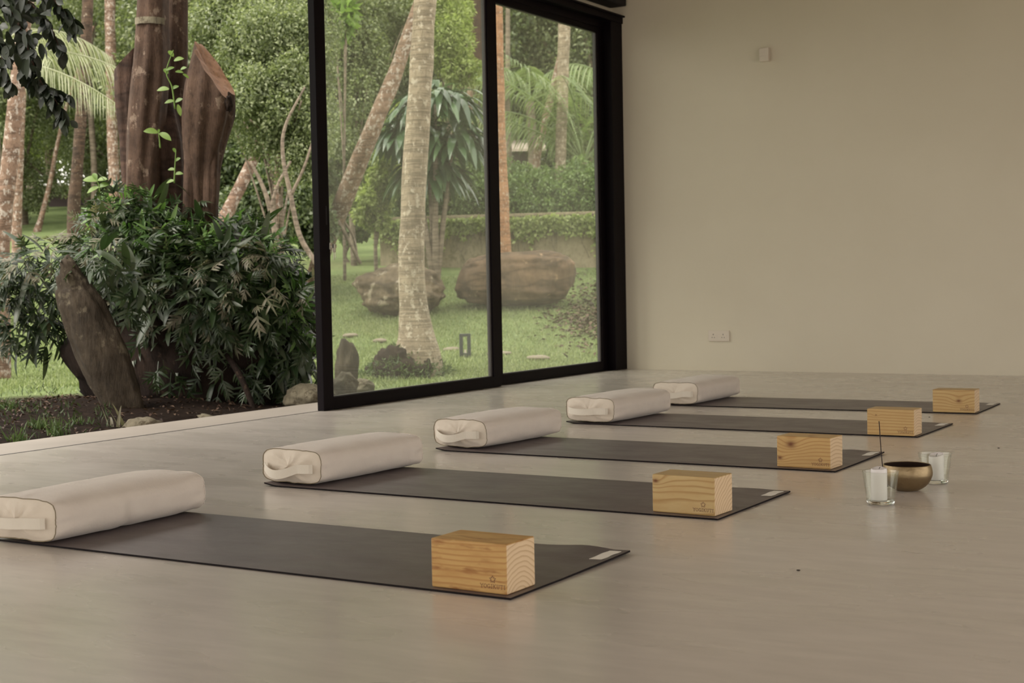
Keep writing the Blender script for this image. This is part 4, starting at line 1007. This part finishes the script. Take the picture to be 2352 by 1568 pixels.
# ---- the cut multi-stemmed tree
TD = 10.0
base = at(400, 900, TD); tree_root = thing('cut_tree', 'multi-stemmed brown tree with sawn-off stumps rising from the ferns', 'tree', tuple(base))
def part_tube(name, pts, mt, cut=None, seg=40, rough=.07, ang=.18, n=10):
    P = [at(a, b_, D)-base for a, b_, w, D in pts]; R = [w/2*D/F for a, b_, w, D in pts]
    PP = catmull(P, n); RR = np.interp(np.linspace(0, 1, len(PP)), np.linspace(0, 1, len(R)), R)
    v, f = tube_data(PP, RR, seg, rough, seed=pts[0][0]*.01, ang=ang)
    me = mesh_np(v, f, smooth=True)
    if cut is None: return obj(name, me, M[mt], tree_root)
    bm = bmesh.new(); bm.from_mesh(me); co, no_ = cut
    r = bmesh.ops.bisect_plane(bm, geom=bm.verts[:]+bm.edges[:]+bm.faces[:], plane_co=Vector(co-base), plane_no=Vector(no_).normalized(), clear_outer=True)
    edges = [e for e in r['geom_cut'] if isinstance(e, bmesh.types.BMEdge)]
    ff = bmesh.ops.contextual_create(bm, geom=edges)['faces']
    faces = [f for f in bm.faces if f in ff]
    nb = bmesh.new(); loop = [v.co.copy() for f in faces for v in f.verts]
    bmesh.ops.delete(bm, geom=faces, context='FACES_ONLY')
    o = obj(name, bm, M[mt], tree_root)
    if loop:
        cen = sum(loop, Vector())/len(loop); rows = []; K = 8
        nn = Vector(no_).normalized()
        for a in range(K+1):
            row = []
            for q in loop:
                p_ = q.lerp(cen, a/K); p_ = p_+nn*(-.03*(a/K)+.012*noise.noise(p_*14))*(1 if a else 0); row.append(nb.verts.new(p_))
            rows.append(row)
        m_ = len(loop)
        for a in range(K):
            for k_ in range(m_):
                try: nb.faces.new((rows[a][k_], rows[a][(k_+1) % m_], rows[a+1][(k_+1) % m_], rows[a+1][k_]))
                except ValueError: pass
        bmesh.ops.remove_doubles(nb, verts=nb.verts[:], dist=1e-5)
        bmesh.ops.recalc_face_normals(nb, faces=nb.faces[:])
        for f in nb.faces: f.smooth = True
        c_ = obj('sawn_face', nb, M['cut'], o); c_['label'] = 'paler sawn wood face'
    else: nb.free()
    return o
part_tube('stem', [(352, -520, 60, 10), (350, -300, 66, 10), (350, -90, 70, 10), (350, 60, 73, 10), (345, 180, 82, 10), (335, 300, 80, 10), (327, 420, 74, 10), (330, 560, 86, 10), (350, 700, 110, 10)], 'bark_tree')
PP = [at(349, 47+q*5, 10)-base for q in range(4)]; Rb = 73.5/2*10/F; V = []; Fc = []
for j, p_ in enumerate(PP):
    for k_ in range(25):
        a = -1.25+1.9*k_/24; rr2 = Rb*1.13; dz = .004*noise.noise(Vector((k_*.6, j, 0)))
        V.append(p_+rt*math.sin(a+.35)*rr2-fw*math.cos(a+.35)*rr2+np.array([0, 0, dz]))
for j in range(3):
    for k_ in range(24): Fc.append((j*25+k_, j*25+k_+1, (j+1)*25+k_+1, (j+1)*25+k_))
o = obj('pale_band', mesh_np(V, Fc, smooth=True), M['rock_pale'], tree_root); o['label'] = 'pale grey band on the left stem'
part_tube('stem', [(425, -520, 38, 10.3), (416, -300, 42, 10.25), (410, -90, 44, 10.25), (408, 60, 46, 10.25), (403, 200, 54, 10.25), (392, 330, 90, 10.2), (390, 450, 100, 10.2), (395, 700, 120, 10.2)], 'bark_tree')
part_tube('stem', [(370, 240, 60, 10.12), (378, 330, 90, 10.12), (385, 430, 84, 10.15), (390, 640, 100, 10.15)], 'bark_dark')
co = at(292, 128, 10.15); part_tube('sawn_stump', [(296, 40, 62, 10.2), (296, 130, 64, 10.2), (296, 220, 60, 10.2), (300, 320, 46, 10.2), (308, 450, 50, 10.2), (330, 600, 70, 10.2)], 'bark_dark', (co, -rt*.8+up*.75-fw*.2))
co = at(487, 164, 9.85)
part_tube('sawn_stump', [(494, 20, 64, 9.9), (487, 120, 84, 9.9), (479, 200, 104, 9.9), (475, 260, 112, 9.9), (470, 305, 100, 9.9), (466, 345, 88, 9.9), (463, 400, 74, 9.9), (461, 500, 56, 9.9)], 'bark_tree', (co, rt*.79+up*.56-fw*.30), ang=.22)
o = obj('rot_hollow', blob(None, (.022, .03, .055), .3, 2.5, 4, 31), M['soil'], tree_root, tuple(at(526, 238, 9.78)-base)); o['label'] = 'dark rotten hollow in the sawn stump'
part_tube('stem', [(446, 300, 42, 9.88), (441, 390, 36, 9.85), (437, 480, 33, 9.85), (430, 640, 50, 9.85)], 'bark_tree')
part_tube('stem', [(486, 290, 50, 9.88), (484, 370, 44, 9.86), (483, 470, 37, 9.85), (478, 640, 46, 9.85)], 'bark_tree')
# earth and roots that carry the ferns
bm = blob(None, (.86, .62, .72), .16, 1.5, 5, 21, .2)
o = obj('root_mass', bm, M['soil'], tree_root, tuple(at(455, 775, 10.05)-base)); o.rotation_euler = (0, 0, YAW*.9)
# a couple of roots reaching to the soil in front
obj('root', tubes([([at(500, 790, 9.5)-base, at(545, 850, 9.3)-base, at(572, 910, 9.2)-base, at(590, 960, 9.15)-base], [.015, .022, .020, .012])], 10, .3), M['soil'], tree_root)
# fresh shoots
def shoot(pts, leaves, D):
    P = [at(a, b_, D)-base for a, b_ in pts]
    o = obj('fresh_shoot', tubes([(P, [.006, .004, .003])], 6), M['shoot'], tree_root)
    B = []; Dd = []
    for a, b_, da, db, l in leaves:
        B.append(at(a, b_, D)-base); v = rt*da-up*db+fw*rng.uniform(-.3, .3); Dd.append(v/np.linalg.norm(v))
    V, Fc = strip_leaves(np.array(B), np.array(Dd), np.tile(-fw+up*.6, (len(B), 1)), np.array([l[4]*D/F for l in leaves]), np.array([l[4]*D/F*.42 for l in leaves]), .35, 6, .12)
    obj('leaves', mesh_np(V, Fc, smooth=True), M['shoot'], o); return o
shoot([(402, 250), (395, 200), (382, 165), (398, 115)], [(398, 130, -.6, -1, 26), (400, 140, .9, -.5, 30), (400, 155, -1, .2, 22), (385, 170, -.5, -1, 24), (388, 205, -1, -.15, 34), (395, 205, .8, -.7, 24), (403, 235, .9, -.7, 26), (400, 232, -1, 0, 26), (408, 240, .3, 1, 26), (403, 165, 1, -.2, 22), (415, 160, .8, -.5, 20), (420, 170, .9, .4, 18)], 9.55)
shoot([(368, 340), (366, 318), (364, 305)], [(362, 305, -1, -.35, 40), (366, 306, 1, .35, 38), (364, 305, .2, -1, 14)], 9.5)
shoot([(400, 420), (402, 380), (404, 345)], [(402, 400, 1, -.3, 24), (402, 390, -1, -.3, 22), (403, 370, .8, -.7, 20), (403, 350, -.4, -1, 18), (400, 415, -1, 0, 24)], 9.5)
shoot([(232, 470), (228, 430), (222, 412)], [(225, 415, -1, -.3, 44), (225, 414, 1, -.35, 30), (222, 412, -.5, -1, 28), (226, 430, .9, -.5, 34), (226, 430, -.9, .2, 34), (226, 440, .2, 1, 20)], 9.7)

# ---- fern clump covering the tree foot
def frond_tpl(npair, seed):
    r = random.Random(seed); V = []; Fc = []; seg = 8
    def strip(P, Wf, n_):
        k0 = len(V); P = np.array(P)
        for j, p_ in enumerate(P):
            t_ = j/(len(P)-1); T = P[min(j+1, len(P)-1)]-P[max(j-1, 0)]; T /= np.linalg.norm(T)+1e-9; S = np.array([-T[1], T[0], 0]); w = Wf(t_)
            V.append(p_+S*w+np.array([0, 0, w*.25])); V.append(p_); V.append(p_-S*w+np.array([0, 0, w*.25]))
        for j in range(len(P)-1):
            a = k0+j*3; Fc.append((a, a+3, a+4, a+1)); Fc.append((a+1, a+4, a+5, a+2))
    cz = lambda x: -.28*x*x
    strip([(x, 0, cz(x)) for x in np.linspace(0, 1, seg)], lambda t_: (.012 if t_ < .3 else .040*math.sin(PI*min(1, (t_-.3)/.7*.85+.15))**.7) if npair else .02+.085*math.sin(PI*t_)**.8, seg)
    for i in range(npair):
        x0 = .32+.48*i/npair; l = .42*(1-.55*i/npair)*r.uniform(.8, 1.15)
        for s_ in (1, -1):
            a = math.radians(r.uniform(38, 58)); 
            P = [(x0+l*math.cos(a)*t_, s_*l*math.sin(a)*t_, cz(x0+l*math.cos(a)*t_)-.10*t_*t_) for t_ in np.linspace(0, 1, 5)]
            strip(P, lambda t_: .043*math.sin(PI*min(1, t_*.85+.15))**.6+.001, 5)
    return np.array(V), np.array(Fc)
TPL = [frond_tpl(k, k+3) for k in (2, 3, 3, 4, 0)]
def scatter_fronds(P, D, Up, L, which):
    Vs = []; Fs = []; k0 = 0
    for i in range(len(P)):
        V, Fc = TPL[which[i]]; d = D[i]; s_ = np.cross(Up[i], d); s_ /= np.linalg.norm(s_)+1e-9; u = np.cross(d, s_)
        Vs.append(P[i]+(V[:, :1]*d+V[:, 1:2]*s_+V[:, 2:]*u)*L[i]); Fs.append(Fc+k0); k0 += len(V)
    return mesh_np(np.vstack(Vs), np.vstack(Fs), smooth=True)
fern = thing('fern_clump', 'great clump of lobed ferns covering the foot of the cut tree', 'fern', tuple(at(430, 930, 9.8)))
fb = np.array(fern.location)
def fern_pts(ells, n, front=.7):
    out = []; nr = []
    vol = np.array([r[0]*r[2] for c, r in ells]); cnt = (vol/vol.sum()*n).astype(int)
    for (c, r), k in zip(ells, cnt):
        d = rand_dirs(k*3); sc_ = d@(-fw)+.35*d[:, 2]; idx = np.argsort(-sc_+rng.normal(0, .35, len(d)))[:k]; d = d[idx]
        out.append(c+d*np.array(r)*rng.uniform(.80, 1.0, (k, 1))); nr.append(d)
    return np.vstack(out), np.vstack(nr)
FE = [E(330, 600, 170, 110, 9.85, .8), E(520, 610, 170, 100, 9.85, .75), E(600, 715, 130, 110, 9.8, .7), E(450, 690, 210, 140, 9.75, .7), E(300, 500, 100, 55, 9.9, .8), E(110, 640, 95, 85, 9.9, 1), E(80, 730, 85, 90, 10.0, 1), E(440, 500, 60, 50, 10.0, .9), E(640, 800, 90, 80, 9.75, .6), E(215, 600, 80, 34, 8.95, .4), E(290, 670, 50, 60, 9.0, .4)]
def fern_layer(ells, n, L0, L1, mt, pw, hang=.35, name='fronds'):
    P, Nn = fern_pts(ells, n); k = len(P)
    D = nrm(Nn*.55+rand_dirs(k)*.55+np.array([0, 0, -hang])); Uu = nrm(Nn+np.array([0, 0, .7])+rand_dirs(k)*.3)
    keep = (P+D*L1)[:, 0] < -.42
    P, D, Uu = P[keep], D[keep], Uu[keep]; k = len(P)
    w = rng.choice(len(TPL), k, p=pw)
    return obj(name, scatter_fronds(P-fb, D, Uu, rng.uniform(L0, L1, k), w), M[mt], fern)
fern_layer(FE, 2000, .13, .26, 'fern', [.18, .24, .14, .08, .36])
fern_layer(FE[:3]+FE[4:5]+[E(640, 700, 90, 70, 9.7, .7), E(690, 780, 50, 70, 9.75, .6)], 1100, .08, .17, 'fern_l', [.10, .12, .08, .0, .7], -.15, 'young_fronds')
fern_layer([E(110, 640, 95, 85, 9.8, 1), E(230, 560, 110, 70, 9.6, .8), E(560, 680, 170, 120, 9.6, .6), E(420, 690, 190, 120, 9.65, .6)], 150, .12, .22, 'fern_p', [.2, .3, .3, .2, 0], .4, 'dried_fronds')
# hanging fronds below the clump
P = []; 
for a, b_, D in ((150, 470, 9.6),): pass
k = 95; pxs = rng.uniform(330, 735, k); pys = 780+rng.uniform(-40, 120, k)-(np.abs(pxs-560)/180)**2*20
P = np.array([at(a, b_, 9.35+rng.uniform(-.05, .25)+(.25 if a > 640 else 0)) for a, b_ in zip(pxs, pys)]); D = nrm(rand_dirs(k)*.55+np.array([0, 0, -.8])-fw*.25)
kp = (P+D*.22)[:, 0] < -.42
P, D = P[kp], D[kp]; k = len(P)
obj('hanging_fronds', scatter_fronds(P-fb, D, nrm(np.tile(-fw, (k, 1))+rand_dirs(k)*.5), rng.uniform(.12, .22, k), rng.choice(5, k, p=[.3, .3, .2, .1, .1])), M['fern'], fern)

# ---- tufts and litter along the threshold
def tuft(px, py, D, n, h_, lb, mt='blade_dark', w=.008, spread=.35):
    g, D = gp(px, py); t_n = 'grass_tuft'
    P = np.tile(g, (n, 1))+rng.normal(0, .03, (n, 3))*np.array([1, 1, 0]); D_ = nrm(rng.normal(0, spread, (n, 3))*np.array([1, 1, 0])+np.array([0, 0, 1.]))
    V, Fc = strip_leaves(P-g, D_, nrm(rand_dirs(n)*np.array([1, 1, .1])), rng.uniform(.5, 1, n)*h_, w, rng.uniform(.2, .9, n), 5, .15, lambda t_: 1-t_*.95)
    return tag(obj(t_n, mesh_np(V, Fc), M[mt], None, tuple(g)), lb, 'grass')
tuft(40, 1016, 8.15, 46, .17, 'grass tuft in the bottom left corner of the opening')
tuft(125, 1002, 8.3, 50, .22, 'grass tuft second from the left along the threshold')
tuft(90, 985, 8.9, 60, .16, 'grass tuft on the dark soil at far left')
tuft(180, 975, 8.7, 30, .12, 'small grass tuft below the leaning rock')
tuft(262, 980, 8.45, 5, .24, 'tuft of a few broad pale blades at the foot of the leaning rock', 'fern_p', .022, .3)
tuft(20, 940, 10, 60, .15, 'grass tuft on the soil below the left fern fronds')
k = 2600; xy = np.stack([rng.uniform(-3.6, -.5, k), rng.uniform(-7.2, -2.6, k)], 1)
def tz(x, y):
    z = gz(x, y)+.05*noise.noise(Vector((x*.35, y*.35, 0)))+.02*noise.noise(Vector((x*1.7, y*1.7, 4))); d = math.hypot((x+1.6)/1.7, (y+4.4)/2.4)
    return z+.13*math.exp(-d*d*1.2)*(1 if x < -.5 else 0)
P = np.array([(x, y, tz(x, y)+.012) for x, y in xy]); D = nrm(rand_dirs(k)*np.array([1, 1, .25])); V, Fc = leaf_quads(P, D, rand_dirs(k)*.3+np.array([0, 0, 1.]), rng.uniform(.015, .05, k), .016)
tag(obj('leaf_litter', mesh_np(V, Fc), leaf_mat('dead_leaf', (.03, .015, .01), (.07, .035, .022), (.14, .085, .055), .7, .1)), 'dry leaf litter on the dark soil beside the threshold', 'leaf litter', kind='stuff')
k = 900; P = []
while len(P) < k:
    a, b_ = rng.normal(1345, 45), rng.normal(730, 38); p, D = gp(a, b_); P.append(p+np.array([0, 0, .03]))
P = np.array(P); D = nrm(rand_dirs(k)*np.array([1, 1, .3])); V, Fc = leaf_quads(P, D, rand_dirs(k)*.4+np.array([0, 0, 1.]), rng.uniform(.05, .11, k), .05)
tag(obj('leaf_litter', mesh_np(V, Fc), bpy.data.materials['dead_leaf']), 'patch of fallen brown leaves on the lawn at the right of the glass', 'leaf litter', kind='stuff')
k = 750; P = []
while len(P) < k:
    a, b_ = rng.uniform(-80, 260), rng.normal(905, 55)
    if b_ > 1010 or noise.noise(Vector((a/45, b_/30, 0))) < -.12: continue
    p, D = gp(a, b_)
    if p[0] < -.42: P.append(p)
P = np.array(P); D = nrm(rng.normal(0, .6, (k, 3))*np.array([1, 1, 0])+np.array([0, 0, 1.])); V, Fc = leaf_quads(P, D, rand_dirs(k), rng.uniform(.02, .065, k), .010)
tag(obj('low_weeds', mesh_np(V, Fc), leaf_mat('weed_leaf', (.03, .045, .018), (.07, .095, .035), None, .6, .25)), 'low dark weeds sprouting on the soil at the left of the opening', 'weeds', kind='stuff')
# lawn blades
k = 90000; ss = rng.uniform(11, 22.4, k)**1.0; pxs = rng.uniform(-60, 1460, k)
P = CP[None, :2]+(fw[None, :2]+rt[None, :2]*((pxs-1176)/F)[:, None])*ss[:, None]
zz = np.interp((P-CP[:2])@fh, [a for a, b_ in GS], [b_ for a, b_ in GS]); zz += np.array([.05*noise.noise(Vector((x*.35, y*.35, 0)))+.02*noise.noise(Vector((x*1.7, y*1.7, 4))) for x, y in P])
dd = np.hypot(P[:, 0]+1.2, P[:, 1]+4.6); ok = (dd > 4.1+rng.normal(0, .5, k)) & (P[:, 0] < -.6); P = np.column_stack([P, zz-.005])[ok]; k = len(P)
D = nrm(rng.normal(0, .45, (k, 3))*np.array([1, 1, 0])+np.array([0, 0, 1.])); V, Fc = leaf_quads(P, D, rand_dirs(k), rng.uniform(.03, .065, k), .012)
tag(obj('lawn_grass', mesh_np(V, Fc), M['blade']), 'short green grass blades covering the sloping lawn', 'grass', kind='stuff')

# ---- dark leafy branch hanging in at top left
br = thing('hanging_branch', 'dark leafy branch hanging into the top left corner of the picture', 'branch', tuple(at(-40, -80, 8.6)))
b0 = np.array(br.location); segs = []
BR = [[(-60, -120), (0, -20), (45, 60), (70, 130), (95, 190), (130, 235), (150, 280)], [(0, -60), (60, 0), (110, 50), (140, 120)], [(-60, -60), (-20, 60), (10, 150), (20, 200)], [(30, -60), (100, -20), (150, 30), (168, 66)], [(70, 130), (60, 170), (75, 200)], [(95, 190), (110, 215), (150, 215)]]
B = []; Dd = []
for pts in BR:
    D0 = 8.6+rng.uniform(-.12, .12); P = catmull([at(a, b_, D0)-b0 for a, b_ in pts], 8); segs.append((P[::4] if len(P[::4]) > 1 else P, [.010, .006, .003]))
    for q in range(2, len(P)):
        for r_ in range(2):
            tdir = P[q]-P[q-1]; tdir /= np.linalg.norm(tdir); dr = tdir*.4+rand_dirs(1)[0]*.8+np.array([0, 0, -.55]); B.append(P[q]+rng.normal(0, .01, 3)); Dd.append(dr/np.linalg.norm(dr))
for q in range(150):
    a, b_ = rng.uniform(-30, 110), rng.uniform(-60, 165)
    if a*.9+b_ > 205 : continue
    B.append(at(a, b_, 8.6+rng.uniform(-.25, .25))-b0); dr = rand_dirs(1)[0]*.8+np.array([0, 0, -.6]); Dd.append(dr/np.linalg.norm(dr))
B = np.array(B); Dd = np.array(Dd); k = len(B)
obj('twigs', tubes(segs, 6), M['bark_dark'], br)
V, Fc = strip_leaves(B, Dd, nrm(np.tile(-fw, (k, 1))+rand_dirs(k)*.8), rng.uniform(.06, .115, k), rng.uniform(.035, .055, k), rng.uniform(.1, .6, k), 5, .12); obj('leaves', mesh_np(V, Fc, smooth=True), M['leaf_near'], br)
